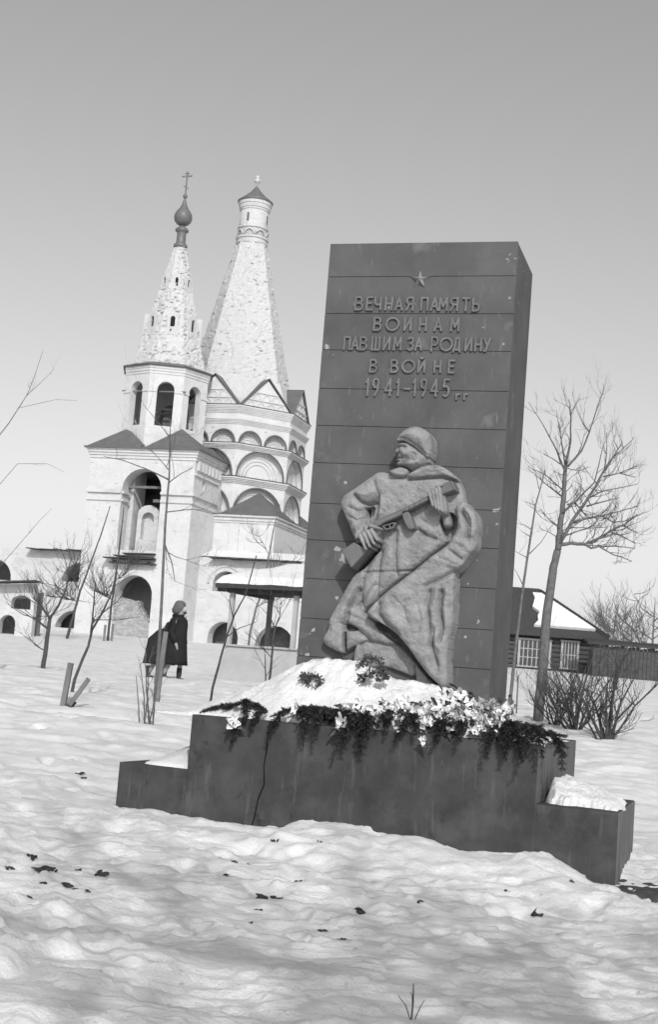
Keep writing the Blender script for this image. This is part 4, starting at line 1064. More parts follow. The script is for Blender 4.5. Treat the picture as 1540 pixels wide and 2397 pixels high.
def flower(pos, nrm, size, n, kind, label, group, leaves=0):
    root = thing('paper_flower', label, 'flower', pos, 0, group)
    nrm = Vector(nrm).normalized(); root.rotation_euler = nrm.to_track_quat('Z', 'Y').to_euler(); root.scale = (size, size, size)
    for i in range(n):
        o = link('petal', rf.choice(PM[kind]), None, root, loc=(0, 0, rf.uniform(-.004, .006)), rot=(rf.uniform(-.3, .6), rf.uniform(-.4, .4), 6.28 * i / n + rf.uniform(-.3, .3)))
        o.scale = (rf.uniform(.8, 1.3), rf.uniform(.75, 1.25), 1)
    for i in range(leaves):
        o = link('leaf', rf.choice(PM['leaf']), None, root, loc=(0, 0, -.012), rot=(rf.uniform(-.6, .2), rf.uniform(-.4, .4), rf.uniform(0, 6.28)))
        o.scale = (.8, 1.6, 1)
    link('boss', boss, None, root)
    return root
zoomF = lambda x, y: ((1100 + x / 2.333) / 1.2987, (2050 + y / 2.333) / 1.2987)     # sighted flowers of the heap
def onp(px, py, v):
    q = hit(px, py, PL0 + VF * v, VF); return q
heap_pts = [(60, 300), (110, 330), (160, 300), (230, 320), (290, 360), (300, 215), (250, 230), (330, 255), (440, 290), (500, 330), (540, 270), (560, 370), (600, 380), (610, 350), (660, 385), (680, 315), (690, 360),
            (740, 280), (760, 385), (800, 410), (860, 365), (920, 370), (960, 380), (945, 300), (1040, 250), (1000, 330), (830, 330), (420, 280), (520, 190), (570, 140), (630, 170), (750, 200), (700, 130)]
_r3 = random.Random(77)
for _ in range(42):
    xx_ = _r3.uniform(-120, 1060); heap_pts.append((xx_, 215 + 120 * _r3.random() + (60 if 200 < xx_ < 950 else 0) * _r3.random()))
for i, (x, y_) in enumerate(heap_pts):
    q = onp(*zoomF(x, y_), -.04 + .30 * (1 - (y_ - 120) / 300))
    white = rf.random() < .75
    flower(q, dirl(rf.uniform(-.5, .5), -1, rf.uniform(-.1, .9)), rf.uniform(.55, 1.15), rf.randint(3, 5), 'petal' if white else 'grey_petal',
           'crumpled white paper flower in the heap along the plinth edge' if white else 'dull grey paper flower among the white ones on the plinth edge',
           'white flowers in the heap' if white else 'grey flowers in the heap', 1)
for i in range(70):
    u = rf.uniform(-.78, .32); v_ = rf.uniform(.03, .42)
    kind = rf.choice(('grey_petal', 'leaf', 'leaf', 'petal'))
    lab = {'grey_petal': 'small withered grey blossom bunched behind the paper flowers', 'leaf': 'small dark leaf rosette bunched behind the paper flowers', 'petal': 'small pale blossom bunched behind the paper flowers'}[kind]
    flower(P3(u, v_, TOP + .05 + .22 * max(0, v_) * (1.5 if u > -.4 else 1) + rf.uniform(0, .09)), dirl(rf.uniform(-.6, .6), -1, rf.uniform(.1, 1.2)), rf.uniform(.4, .75), rf.randint(4, 6), kind, lab, lab.replace('small ', '').replace(' bunched', 's bunched'))
for k in range(18):                                # low bunch by the stele's right corner
    u = rf.uniform(-.22, .18); v_ = rf.uniform(.45, .8); kind = rf.choice(('grey_petal', 'leaf', 'grey_petal'))
    flower(P3(u, v_, TOP + .16 + rf.uniform(0, .16)), dirl(rf.uniform(-.6, .6), -1, rf.uniform(.1, 1.2)), rf.uniform(.5, .8), 5, kind,
           'withered flower in the bunch at the stele corner nearest the bare tree', 'withered flowers at the stele corner')
for px, py, lab in ((545, 1693, 'white paper flower above the crack in the plinth'), (800, 1700, 'white paper flower hanging at the edge of the central fir bunch'), (990, 1734, 'single white paper flower low on the fir under the heap'), (691, 1652, 'narrow upright white flower in the central fir bunch')):
    q = onp(px, py, -.07)
    f_ = flower(q, dirl(.1, -1, .25), 1.15 if px != 990 else .8, 7 if px < 900 else 4, 'petal', lab, None, 1)
    if px == 691: f_.scale = (.5, 1.3, .7)
# wilted wreath sunk in the snow and dark bouquet at the soldier's boots
def wreath(pos, R, n, label):
    root = thing('wilted_wreath', label, 'wreath', pos); mb = MB()
    for i in range(n):
        a = rf.uniform(0, 6.28); r_ = R * rf.uniform(.5, 1.1); c = Vector((UF.x * r_ * math.cos(a), UF.y * r_ * math.cos(a), r_ * math.sin(a) * .9)) + VF * rf.uniform(-.05, .05)
        d_ = Vector((rf.uniform(-1, 1), rf.uniform(-1, 1), rf.uniform(-1, 1))).normalized() * rf.uniform(.018, .04); s_ = d_.cross(Vector((rf.random(), 1, rf.random()))).normalized() * .007
        mb.add([c, c + d_ * .5 + s_, c + d_, c + d_ * .5 - s_], [(0, 1, 2, 3)])
    part('leaves', mb, 'leaf', root)['kind'] = 'stuff'
    part('ring', MB().tube([Vector((UF.x * R * .8 * math.cos(a * .5236), UF.y * R * .8 * math.cos(a * .5236), R * .75 * math.sin(a * .5236))) for a in range(13)], [.012] * 13, 5), 'fir_stem', root)
wreath(onp(735, 1595, .42), .065, 200, 'small dark wilted wreath sunk in the snow drift')
wreath(onp(712, 1585, .40), .03, 80, 'tiny dark tuft of leaves sticking out of the snow drift')
wreath(onp(868, 1562, .62), .11, 420, "dark round wilted wreath leaning at the soldier's boot")
for k in range(16):
    flower(onp(rf.uniform(845, 905), rf.uniform(1575, 1595), .45), dirl(rf.uniform(-.6, .6), -1, rf.uniform(.1, 1)), rf.uniform(.4, .7), 5, rf.choice(('grey_petal', 'leaf')), "withered blossom in the clump at the soldier's boot", 'withered blossoms by the boot')

# ================================================================== trees and shrubs (bare, winter)
def tree_from(name, label, cat, base, limbs, mat, twigs=0, seed=1, twl=.6, group=None, Y=None, rpx=1.0, up=.3, sub=2):
    """limbs: list of (list of sighted points, start radius, end radius); every limb gets its own depth"""
    r = random.Random(seed); root = thing(name, label, cat, base, 0, group); b0 = Vector(base)
    tr = MB(); br = MB(); samples = []
    for li, (pts, r0, r1) in enumerate(limbs):
        slope = 0 if li == 0 else r.uniform(-.9, .9)
        P = [at(a, b, Y) for a, b in pts]; L0 = P[0]
        Q = []
        for p_ in P:
            dl = (p_ - L0).length; yy = Y + slope * dl * .6
            k_ = pts[P.index(p_)]; Q.append(at(k_[0], k_[1], yy) - b0)
        if li == 0: Q[0] = Vector((Q[0].x, Q[0].y, min(Q[0].z, 0) - .15))
        elif cat == 'bush': Q[0] = Vector((Q[0].x, Q[0].y, -.08))
        F = []
        for a, b in zip(Q[:-1], Q[1:]):
            for k in range(4): F.append(a.lerp(b, k / 4) + Vector((r.uniform(-1, 1), r.uniform(-1, 1), r.uniform(-1, 1))) * (r0 * .18 if li else r0 * .08))
        F.append(Q[-1])
        n = len(F); R = [r0 + (r1 - r0) * k / (n - 1) for k in range(n)]
        (tr if li == 0 else br).tube(F, R, 8 if li == 0 else 6)
        for k in range(1, n): samples.append((F[k], (F[k] - F[k - 1]).normalized(), R[k], li))
    def grow(p_, d, l, rad_, depth):
        pts_ = [p_]; dd = d.copy()
        for k in range(5):
            dd = (dd + Vector((r.uniform(-.25, .25), r.uniform(-.25, .25), r.uniform(-.12, .25) + up * .12))).normalized(); pts_.append(pts_[-1] + dd * l / 5)
        br.tube(pts_, [rad_ * (1 - .16 * k) for k in range(6)], 4, cap=False)
        if depth > 0:
            for k in range(2, 6):
                if r.random() < .75:
                    dv = (dd + Vector((r.uniform(-.9, .9), r.uniform(-.9, .9), r.uniform(-.3, .7)))).normalized(); grow(pts_[k], dv, l * r.uniform(.35, .6), rad_ * .55, depth - 1)
    cand = [s_ for s_ in samples if s_[3] > 0] or samples
    if len(cand) < 4: cand = samples
    for _ in range(twigs):
        p_, d, R_, li = r.choice(cand)
        dv = (d * r.uniform(.2, .9) + Vector((r.uniform(-1, 1), r.uniform(-1, 1), r.uniform(-.3, .9)))).normalized()
        grow(p_, dv, twl * r.uniform(.5, 1.2), min(R_ * .6, .009) * rpx, sub)
    part('trunk', tr, mat, root, smooth=True)
    if br.v: part('crown', br, mat, root, smooth=True)
    return root
z7 = lambda pts: [((1500 + x / 2.085) / 1.2987, (1150 + y_ / 2.085) / 1.2987) for x, y_ in pts]
z6 = lambda pts: [((70 + x / 3.143) / 1.2987, (1620 + y_ / 3.143) / 1.2987) for x, y_ in pts]
z2 = lambda pts: [((60 + x / 1.711) / 1.2987, (1240 + y_ / 1.711) / 1.2987) for x, y_ in pts]
def gbase(px, py, Y):
    p_ = at(px, py, Y); return (p_.x, p_.y, gz(p_.x, p_.y))
RT = [([(280, 2200), (310, 1900), (340, 1500), (375, 1230), (408, 1090)], .085, .058), ([(408, 1090), (425, 940), (445, 760), (455, 640), (460, 545)], .052, .028),
      ([(420, 1050), (480, 940), (545, 840), (640, 700), (690, 600), (760, 500), (820, 400)], .034, .010), ([(420, 1055), (500, 1045), (580, 1050), (680, 1010), (740, 970), (820, 930), (915, 865)], .034, .010),
      ([(580, 1050), (620, 1075), (670, 1065), (760, 1115), (880, 1158)], .02, .006), ([(670, 1065), (780, 1062), (900, 1078)], .014, .005), ([(740, 970), (820, 1000), (905, 1048)], .014, .005), ([(820, 930), (915, 980)], .014, .005),
      ([(510, 912), (600, 885), (690, 870), (770, 850), (920, 808)], .024, .007), ([(690, 870), (760, 910), (830, 905), (900, 870)], .014, .005), ([(470, 800), (520, 790), (590, 870)], .016, .009), ([(590, 810), (700, 780), (800, 755)], .015, .005),
      ([(600, 760), (690, 715), (920, 668)], .016, .005), ([(700, 622), (800, 600), (920, 550)], .014, .005), ([(800, 600), (905, 626)], .01, .004), ([(440, 850), (520, 780), (640, 660), (700, 420)], .022, .006),
      ([(432, 745), (350, 680), (260, 610)], .014, .004), ([(440, 705), (330, 610), (220, 560)], .012, .004), ([(420, 948), (350, 890), (305, 835)], .012, .004), ([(450, 560), (380, 510), (320, 480)], .012, .004),
      ([(455, 590), (400, 450), (320, 300), (225, 150)], .018, .004), ([(460, 545), (490, 400), (492, 235), (480, 130)], .022, .005), ([(455, 545), (430, 380), (400, 200)], .014, .004),
      ([(470, 560), (560, 460), (610, 340), (660, 180), (700, 80)], .02, .004), ([(610, 340), (570, 290), (520, 180)], .01, .003), ([(700, 600), (720, 480), (720, 340)], .012, .004), ([(760, 500), (850, 420), (900, 370)], .01, .003), ([(445, 1000), (620, 940), (740, 800)], .012, .004)]
tree_from('bare_tree', 'leafless tree with stout forked crown between the stele and the log house', 'tree', gbase(1262, 1690, 22), [(z7(a), b, c) for a, b, c in RT], 'bark', 200, 3, .40, Y=22, up=0)
tree_from('sapling', 'thin leafless sapling close beside the stele toward the log house', 'tree', gbase(1200, 1640, 20), [(z7([(100, 1960), (150, 1640), (190, 1310), (240, 980), (270, 800), (330, 575)]), .026, .007), (z7([(245, 960), (200, 930), (150, 918)]), .008, .003), (z7([(240, 1005), (180, 968)]), .008, .003), (z7([(222, 1140), (140, 1095)]), .008, .003), (z7([(190, 1310), (135, 1205)]), .008, .003), (z7([(270, 805), (200, 780)]), .006, .003), (z7([(290, 700), (270, 610), (220, 570)]), .006, .003), (z7([(230, 1110), (300, 1040), (400, 890)]), .008, .003), (z7([(300, 830), (350, 890), (410, 930)]), .006, .003)], 'bark', 10, 4, .4, Y=20)
tree_from('sapling', 'slender stick of a sapling standing between stele and bare tree', 'tree', gbase(1215, 1640, 24), [(z7([(150, 2080), (155, 1950), (160, 1880)]), .014, .010), (z7([(155, 1950), (150, 1850)]), .008, .004)], 'bark', 3, 5, .3, Y=24)
for px, py, Y, lab, sd in ((1347, 1714, 19, 'tangled leafless bush close to the bare tree', 7), (1421, 1732, 18, 'thick-stemmed leafless bush behind the uncracked end of the plinth', 8), (1300, 1700, 21, 'low twiggy bush at the foot of the bare tree', 9)):
    r = random.Random(sd); lim = []
    for k in range(11):
        a = rad(-42 + 8.4 * k + r.uniform(-5, 5)); L = r.uniform(110, 230) * (1.0 if sd != 9 else .6)
        x1, y1 = px + L * math.sin(a) * .95, py - L * math.cos(a)
        lim.append(([(px + r.uniform(-8, 8), py + 4), (px + (x1 - px) * .45 + r.uniform(-10, 10), py + (y1 - py) * .5), (x1, y1)], r.uniform(.016, .036) if sd != 9 else .010, .006))
    Y = gY(px, py)
    tree_from('bush', lab, 'bush', gbase(px, py, Y), lim, 'dark_bark', 90, sd, .45, Y=Y, sub=2)
LS = [('sapling', 'forked sapling standing in the snow before the ruined wing', 30, [([(180, 1300), (215, 1100), (240, 900), (252, 820)], .055, .04), ([(252, 820), (170, 690), (100, 630)], .03, .012), ([(252, 820), (330, 700), (390, 570), (450, 400), (520, 250)], .03, .008), ([(235, 915), (140, 840), (30, 775)], .03, .012), ([(190, 1115), (110, 1070)], .015, .006), ([(390, 570), (470, 620)], .012, .005), ([(400, 560), (300, 500), (190, 480)], .014, .004)], 30),
      ('sapling', 'tall leaning sapling tied beside the short stake', 17.2, [([(440, 1560), (490, 1400), (560, 1220), (620, 1080), (660, 920), (750, 770), (850, 560), (890, 350), (930, 0)], .022, .006), ([(640, 1000), (660, 830), (680, 560), (695, 450)], .014, .005), ([(660, 830), (760, 828), (900, 830), (1100, 800)], .007, .003), ([(750, 770), (900, 650), (960, 570)], .007, .003)], 24),
      ('sapling', 'thin leaning sapling with its foot before the lower arched window', 27, [([(410, 1010), (480, 780), (540, 560), (620, 350), (740, 20), (830, -260)], .03, .008), ([(540, 560), (470, 420), (420, 350)], .01, .004), ([(510, 650), (400, 620), (250, 600)], .01, .004)], 20),
      ('sapling', 'short stubby forked sapling beside the tower foot', 34, [([(572, 930), (575, 780), (530, 620), (530, 480)], .05, .02), ([(575, 780), (640, 700), (690, 640)], .03, .01), ([(530, 620), (600, 500)], .02, .006)], 26),
      ('sapling', 'slender sapling between two little stakes before the lower arch', 33, [([(805, 1030), (840, 700), (880, 450), (925, 100), (960, -250)], .034, .01), ([(850, 640), (780, 590), (690, 560)], .01, .004), ([(880, 450), (960, 400)], .01, .004)], 22),
      ('sapling', 'bushy young tree behind the walking person', 40, [([(1480, 1000), (1470, 660), (1430, 500), (1390, 330), (1380, 200)], .07, .03), ([(1470, 660), (1540, 560), (1600, 470)], .03, .01), ([(1440, 520), (1330, 450), (1230, 400)], .03, .008), ([(1480, 770), (1600, 760), (1680, 770)], .025, .006), ([(1470, 700), (1580, 640), (1700, 560), (1760, 540)], .025, .006), ([(1460, 640), (1560, 520), (1650, 450)], .025, .006)], 38)]
for nm, lab, Y, lim, tw in LS:
    L2 = [(z6(a), b, c) for a, b, c in lim]
    k0 = Y; Y = gY(*L2[0][0][0]); L2 = [(a, b * Y / k0, c * Y / k0) for a, b, c in L2]
    tree_from(nm, lab, 'tree', gbase(L2[0][0][0][0], L2[0][0][0][1], Y), L2, 'dark_bark', int(tw * 1.7), len(lab), .5 * Y / 25, Y=Y, rpx=Y / 26)
tl = [([(715, 1420), (718, 1300), (735, 1050), (755, 600), (775, 370), (780, 200)], .03, .009), ([(772, 372), (700, 335), (640, 310), (530, 270), (435, 250)], .012, .004), ([(772, 320), (730, 270), (680, 215)], .009, .003), ([(772, 390), (830, 345), (900, 310)], .009, .003), ([(765, 540), (900, 525), (1030, 555)], .009, .003), ([(778, 150), (740, 100), (640, -20)], .009, .003), ([(750, 700), (790, 800), (805, 900)], .012, .005), ([(780, 230), (782, 60)], .01, .004)]
tree_from('sapling', 'tall straight sapling passing in front of the walking person', 'tree', gbase(363, 1628, 19), [(z2(a), b, c) for a, b, c in tl], 'bark', 16, 31, .6, Y=19)
tree_from('sapling', 'dark thin sapling rising behind the snow drift on the plinth', 'tree', gbase(484, 1660, 15.5), [([(484, 1668), (497, 1610), (512, 1555), (530, 1490), (548, 1440), (575, 1390), (600, 1300)], .016, .006), ([(530, 1490), (560, 1470), (600, 1455)], .006, .003), ([(545, 1445), (535, 1400)], .005, .003)], 'dark_bark', 6, 33, .4, Y=15.5)
tree_from('sapling', 'thin branching sapling in front of the pavilion parapet', 'tree', gbase(628, 1590, 26), [([(628, 1600), (634, 1560), (640, 1490), (643, 1470)], .026, .016), ([(643, 1470), (630, 1440), (632, 1400)], .014, .005), ([(643, 1470), (655, 1440), (657, 1410)], .014, .005), ([(636, 1540), (600, 1500), (575, 1480)], .009, .004), ([(640, 1500), (680, 1520)], .009, .004), ([(622, 1600), (620, 1530)], .014, .008)], 'dark_bark', 26, 35, .6, Y=26)
tree_from('sapling', 'leaning grey sapling seen through the open pavilion', 'tree', gbase(575, 1560, 52), [([(575, 1560), (585, 1480), (600, 1420), (615, 1380), (640, 1240), (655, 1180)], .05, .015), ([(600, 1420), (640, 1400), (690, 1395)], .02, .006), ([(630, 1300), (600, 1240)], .016, .006), ([(618, 1370), (660, 1330), (720, 1300)], .02, .006)], 'bark', 24, 36, .9, Y=52, rpx=2)
r = random.Random(40); lim = []
for k, (bx, tx, ty) in enumerate(((330, 318, 1580), (338, 328, 1555), (348, 350, 1540), (356, 372, 1560), (343, 362, 1600), (334, 345, 1620), (352, 340, 1520))):
    lim.append(([(bx, 1716), ((bx + tx) / 2 + r.uniform(-5, 5), (1716 + ty) / 2), (tx, ty)], .010, .004))
tree_from('shrub', 'clump of upright bare shrub stems behind the cracked end of the plinth', 'bush', gbase(342, 1714, 16), lim, 'bark', 40, 41, .16, Y=16, up=.8, sub=1)
# a tree just outside the picture whose branches reach in from the left
tree_from('bare_tree', 'bare tree whose thin branches reach in beside the church', 'tree', gbase(-60, 1640, 21), [([(-60, 1650), (-50, 1400), (-40, 1150), (-30, 950), (-20, 700)], .09, .04), ([(-36, 1060), (20, 990), (62, 925), (80, 880), (100, 820)], .009, .003), ([(62, 925), (100, 890), (125, 865)], .005, .002), ([(40, 955), (130, 935), (180, 937)], .004, .002), ([(-42, 1180), (40, 1085), (110, 1085), (150, 1105)], .005, .002), ([(-50, 1380), (30, 1290), (90, 1220), (120, 1190)], .006, .002)], 'bark', 5, 43, .25, Y=21)
# trees behind the house
for k, (px, py, Y, hgt) in enumerate(((1468, 1600, 92, 150), (1520, 1600, 96, 190), (1425, 1580, 100, 120), (1390, 1570, 104, 95))):
    r = random.Random(60 + k); lim = [([(px, py), (px + 8, py - hgt * .5), (px + 14, py - hgt)], .12, .03)]
    for j in range(9):
        f = r.uniform(.2, .9); x0, y0 = px + 12 * f, py - hgt * f; s_ = r.choice((-1, 1))
        lim.append(([(x0, y0), (x0 + s_ * hgt * .14, y0 - hgt * .1), (x0 + s_ * hgt * .24, y0 - hgt * .28)], .05, .015))
    tree_from('bare_tree', ('broad grey bare tree behind the low shed', 'tall grey bare tree behind the far end of the shed', 'grey bare tree behind the end of the snowy roof', 'small grey bare tree above the snowy roof')[k], 'tree', gbase(px, py, Y), lim, 'bark', 60, 60 + k, 1.6, Y=Y, rpx=3.2, sub=2)
# a tree behind the viewer throws branch shadows across the near snow
def shadow_tree(x, y_, h, seed, label):
    r = random.Random(seed); root = thing('bare_tree', label, 'tree', (x, y_, gz(x, y_)))
    tr = MB().tube([(0, 0, -.2), (.05, .02, h * .4), (-.04, .05, h * .75), (.02, 0, h)], [.2, .16, .1, .03], 8); br = MB()
    def grow(p_, d, l, rd, dp):
        pts_ = [p_]; dd = d
        for k in range(5):
            dd = (dd + Vector((r.uniform(-.2, .2), r.uniform(-.2, .2), r.uniform(-.1, .22)))).normalized(); pts_.append(pts_[-1] + dd * l / 5)
        br.tube(pts_, [rd * (1 - .15 * k) for k in range(6)], 5, cap=False)
        if dp:
            for k in range(2, 6): grow(pts_[k], (dd + Vector((r.uniform(-.9, .9), r.uniform(-.9, .9), r.uniform(-.3, .6)))).normalized(), l * r.uniform(.4, .6), rd * .55, dp - 1)
    for k in range(9):
        a = r.uniform(0, 6.28); z_ = h * r.uniform(.3, .9); grow(Vector((0, 0, z_)), Vector((math.cos(a), math.sin(a), .7)).normalized(), h * .26 * r.uniform(.7, 1.2), .085, 3)
    part('trunk', tr, 'bark', root, smooth=True); part('crown', br, 'bark', root, smooth=True)
shadow_tree(2.9, -7.5, 10.5, 3, 'tall bare tree facing the uncracked end of the memorial from across the snow')
shadow_tree(.2, -9.5, 12.5, 5, 'tall bare tree facing the cracked end of the memorial from across the snow')

# ================================================================== stakes, pavilion, house, people, litter
p = gbase(139, 1688, 17); k_ = at(165, 1551, 17)
st = thing('wooden_stake', 'short grey planting stake with a slanting brace', 'stake', p)
part('post', MB().bar(Vector((0, 0, -.2)), k_ - Vector(p), .085, .06), 'old_wood', st)
part('brace', MB().bar(at(162, 1650, 16.8) - Vector(p), at(207, 1588, 16.8) - Vector(p), .05, .05), 'old_wood', st)
part('brace_foot', MB().bar(at(150, 1668, 16.9) - Vector(p), at(172, 1640, 16.9) - Vector(p), .11, .07), 'dark_wood', st)
p = gbase(366, 1628, 18.8)
o = part('post', MB().bar(Vector((0, 0, -.2)), at(388, 1478, 18.8) - Vector(p), .075, .06), 'old_wood', thing('wooden_stake', 'pale stake tied to the tall straight sapling', 'stake', p))
for px, ya, yb, lab in ((188 + 54, 1462, 1500, 'little stake beside the slender sapling before the lower arch'), (260, 1460, 1500, 'little stake beside the slender sapling before the lower arch')):
    Y = gY(px, yb); p = gbase(px, yb, Y); part('post', MB().bar(Vector((0, 0, -.2)), at(px + 4, ya, Y) - Vector(p), .11, .09), 'old_wood', thing('wooden_stake', lab, 'stake', p, 0, 'little stakes by the slender sapling'))
# pavilion: open shelter with a solid parapet and snow on its hipped roof
pa = at(527, 1597, 36); PY = rad(27)
pg = gz(pa.x, pa.y)
pav = thing('pavilion', 'small open wooden pavilion with grey parapet and posts', 'pavilion', (pa.x, pa.y, pg), -PY)
W_, D_, HB = 1.85, 2.0, at(527, 1386, 36).z - pg
hp = at(527, 1511, 36).z - pg
for x, y_ in ((0, 0), (W_, 0), (0, D_), (W_, D_), (W_ * 2, 0), (W_ * 2, D_)): part('post', MB().box(x - .055, x + .055, y_ - .055, y_ + .055, -.3, HB), 'old_wood' if y_ else 'grey_paint', pav)
for (x0, y0, x1, y1) in ((0, -.02, W_ * 2, -.02), (-.02, 0, -.02, D_)):
    if y0 == y1: mb = MB().add([(x0 - .25, y0 - .28, -.3), (x1, y0 - .28, -.3), (x1, y0 - .06, hp), (x0, y0 - .06, hp), (x0 - .2, y0 - .2, -.3), (x1, y0 - .2, -.3), (x1, y0, hp), (x0, y0, hp)], [(0, 1, 2, 3), (5, 4, 7, 6), (3, 2, 6, 7), (0, 3, 7, 4), (1, 5, 6, 2)])
    else: mb = MB().box(x0 - .04, x0, y0, y1, -.3, hp - .01)
    part('parapet', mb, 'grey_paint', pav)
part('handrail', MB().box(-.1, W_ * 2 + .05, -.14, .06, hp + .002, hp + .05), 'grey_paint', pav)
part('beam', MB().box(-.12, W_ * 2 + .12, -.1, .06, HB, HB + .1), 'dark_wood', pav)
part('beam', MB().box(-.1, .06, .07, D_ + .1, HB, HB + .1), 'dark_wood', pav)
ov = .34; ze = HB + .102
rfm = MB().add([(-ov, -ov, ze), (W_ * 2 + ov, -ov, ze), (W_ * 2 + ov, D_ + ov, ze), (-ov, D_ + ov, ze), (-ov, -ov, ze + .10), (W_ * 2 + ov, -ov, ze + .10), (W_ * 2 + ov, D_ + ov, ze + .10), (-ov, D_ + ov, ze + .10), (W_ * .8, D_ / 2, ze + .62), (W_ * 1.2, D_ / 2, ze + .62)],
               [(3, 2, 1, 0), (0, 1, 5, 4), (1, 2, 6, 5), (2, 3, 7, 6), (3, 0, 4, 7), (4, 5, 9, 8), (5, 6, 9), (6, 7, 8, 9), (7, 4, 8)])
part('roof', rfm, 'dark_wood', pav)
xx, yy = np.meshgrid(np.linspace(-ov - .02, W_ * 2 + ov + .02, 90), np.linspace(-ov - .02, D_ + ov + .02, 60))
ex = np.minimum(np.minimum(xx + ov, W_ * 2 + ov - xx), np.minimum(yy + ov, D_ + ov - yy))
hz = ze + .11 + .52 * np.clip(ex / (D_ / 2 + ov), 0, 1) + .16 * np.clip(ex / .12, 0, 1)**.5 + .07 * fbm(xx * 1.5, yy * 1.5, 97, 4)
sn = link('roof_snow', grid_mesh('roof_snow', xx, yy, hz - 0), 'clean_snow', loc=(pa.x, pa.y, pg), rot=(0, 0, -PY)); tag(sn, 'thick snow blanket on the roof of the pavilion', 'snow')

# log house with glazed porch, right of the stele
hp0 = at(1180, 1568, 75); hg = gz(hp0.x, hp0.y)
house = thing('log_house', 'dark log house with multi-pane windows beyond the bare tree', 'house', (hp0.x, hp0.y, hg), -.10)
def hl(px, py, d=0): # local x,z on house front
    q = at(px, py, 75); return q.x - hp0.x, q.z - hg
xe, ze_ = hl(1398, 1490); x0_, zr_ = hl(1230, 1376)
ze_ = hl(1290, 1484)[1]; xr = hl(1268, 1376)[0]
for k in range(9):                                   # log courses
    zz = -.3 + (ze_ + .3) * k / 9
    part('log', MB().tube([(-3.0, .13, zz + (ze_ + .3) / 18), (xe + .1, .13, zz + (ze_ + .3) / 18)], [(ze_ + .3) / 18 * 1.06] * 2, 8), 'log', house)
part('wall', MB().box(-3.0, xe, .14, 5.5, -.5, ze_), 'log', house)
roof = MB().add([(-3.4, -.45, ze_ - .05), (xe + .45, -.45, ze_ - .05), (xe + .45, 6, ze_ - .05), (-3.4, 6, ze_ - .05), (-3.4, 2.7, zr_), (xr, 2.7, zr_)], [(0, 1, 5, 4), (1, 2, 5), (2, 3, 4, 5), (3, 2, 1, 0), (3, 0, 4)])
part('roof', roof, 'dark_wood', house)
for (A_, B_) in (((xe + .47, -.45, ze_ - .02), (xr + .02, 2.7, zr_ + .05)), ((xe + .47, 6, ze_ - .02), (xr + .02, 2.7, zr_ + .05)), ((-3.4, 2.7, zr_ + .04), (xr + .02, 2.7, zr_ + .06))):
    part('ridge_board', MB().bar(A_, B_, .16, .34), 'dark_wood', house)
part('fascia', MB().bar((-3.4, -.47, ze_ - .10), (xe + .45, -.47, ze_ - .10), .05, .16), 'dark_wood', house)
def window(x0, x1, z0, z1, nx, nz):
    fr = MB()
    for x in (x0, x1): fr.box(x - .06, x + .06, -.10, -.03, z0, z1)
    fr.box(x0 - .1, x1 + .1, -.11, -.02, z1, z1 + .1); fr.box(x0 - .1, x1 + .1, -.13, -.02, z0 - .08, z0)
    wn = part('window', fr, 'white_paint', house)
    part('pane', MB().box(x0, x1, -.045, -.04, z0, z1), 'glass', wn)
    for i in range(1, nx): part('glazing_bar', MB().box(x0 + (x1 - x0) * i / nx - .025, x0 + (x1 - x0) * i / nx + .025, -.08, -.05, z0, z1), 'white_paint', wn)
    for i in range(1, nz): part('glazing_bar', MB().box(x0, x1, -.079, -.051, z0 + (z1 - z0) * i / nz - .02, z0 + (z1 - z0) * i / nz + .02), 'white_paint', wn)
wa = hl(1213, 1556); wb = hl(1288, 1502); window(wa[0], wb[0], wa[1], wb[1], 7, 3)
wa = hl(1312, 1562); wb = hl(1352, 1505); window(wa[0], wb[0], wa[1], wb[1], 5, 2)
# snow left on the right part of the roof
def snowsheet(verts, faces, name, label):
    o = part(name, MB().add(verts, faces), 'clean_snow', loc=(hp0.x, hp0.y, hg), rot=(0, 0, -.10))
    sb = o.modifiers.new('s', 'SOLIDIFY'); sb.thickness = .16; sb.offset = 1
    return tag(o, label, 'snow')
def rp(fx, fz):                                       # point on front roof slope: x local, fraction up
    return Vector((fx, -.45 + 3.15 * fz, ze_ - .05 + (zr_ - ze_ + .05) * fz + .03))
rg = random.Random(9)
left_edge = [(hl(1252, 1430)[0] + .0 + rg.uniform(-.08, .08) + (.25 if .2 < f < .55 else 0), f) for f in (.14, .25, .36, .47, .58, .7, .82, .93)]
pts_l = [rp(a, f) for a, f in left_edge]; pts_r = [rp(xe + .4 - (xe + .45 - xr) * f - .06, f) for a, f in left_edge]
vs = pts_l + pts_r; n = len(pts_l)
snowsheet(vs, [(i, n + i, n + i + 1, i + 1) for i in range(n - 1)], 'roof_snow', 'white snow sheet left on the front slope of the log house roof')
e1 = [Vector((xe + .5 - (xe + .45 - xr) * f, -.3 + 3.0 * f, ze_ - .02 + (zr_ - ze_) * f + .05)) for f in (.05, .3, .55, .8, .95)]
e2 = [Vector((xe + .5 - (xe + .45 - xr) * f, 5.9 - 3.2 * f, ze_ - .02 + (zr_ - ze_) * f + .05)) for f in (.05, .3, .55, .8, .95)]
snowsheet(e1 + e2, [(i, 5 + i, 6 + i, i + 1) for i in range(4)], 'roof_snow', 'snow on the sloping hip end of the log house roof')
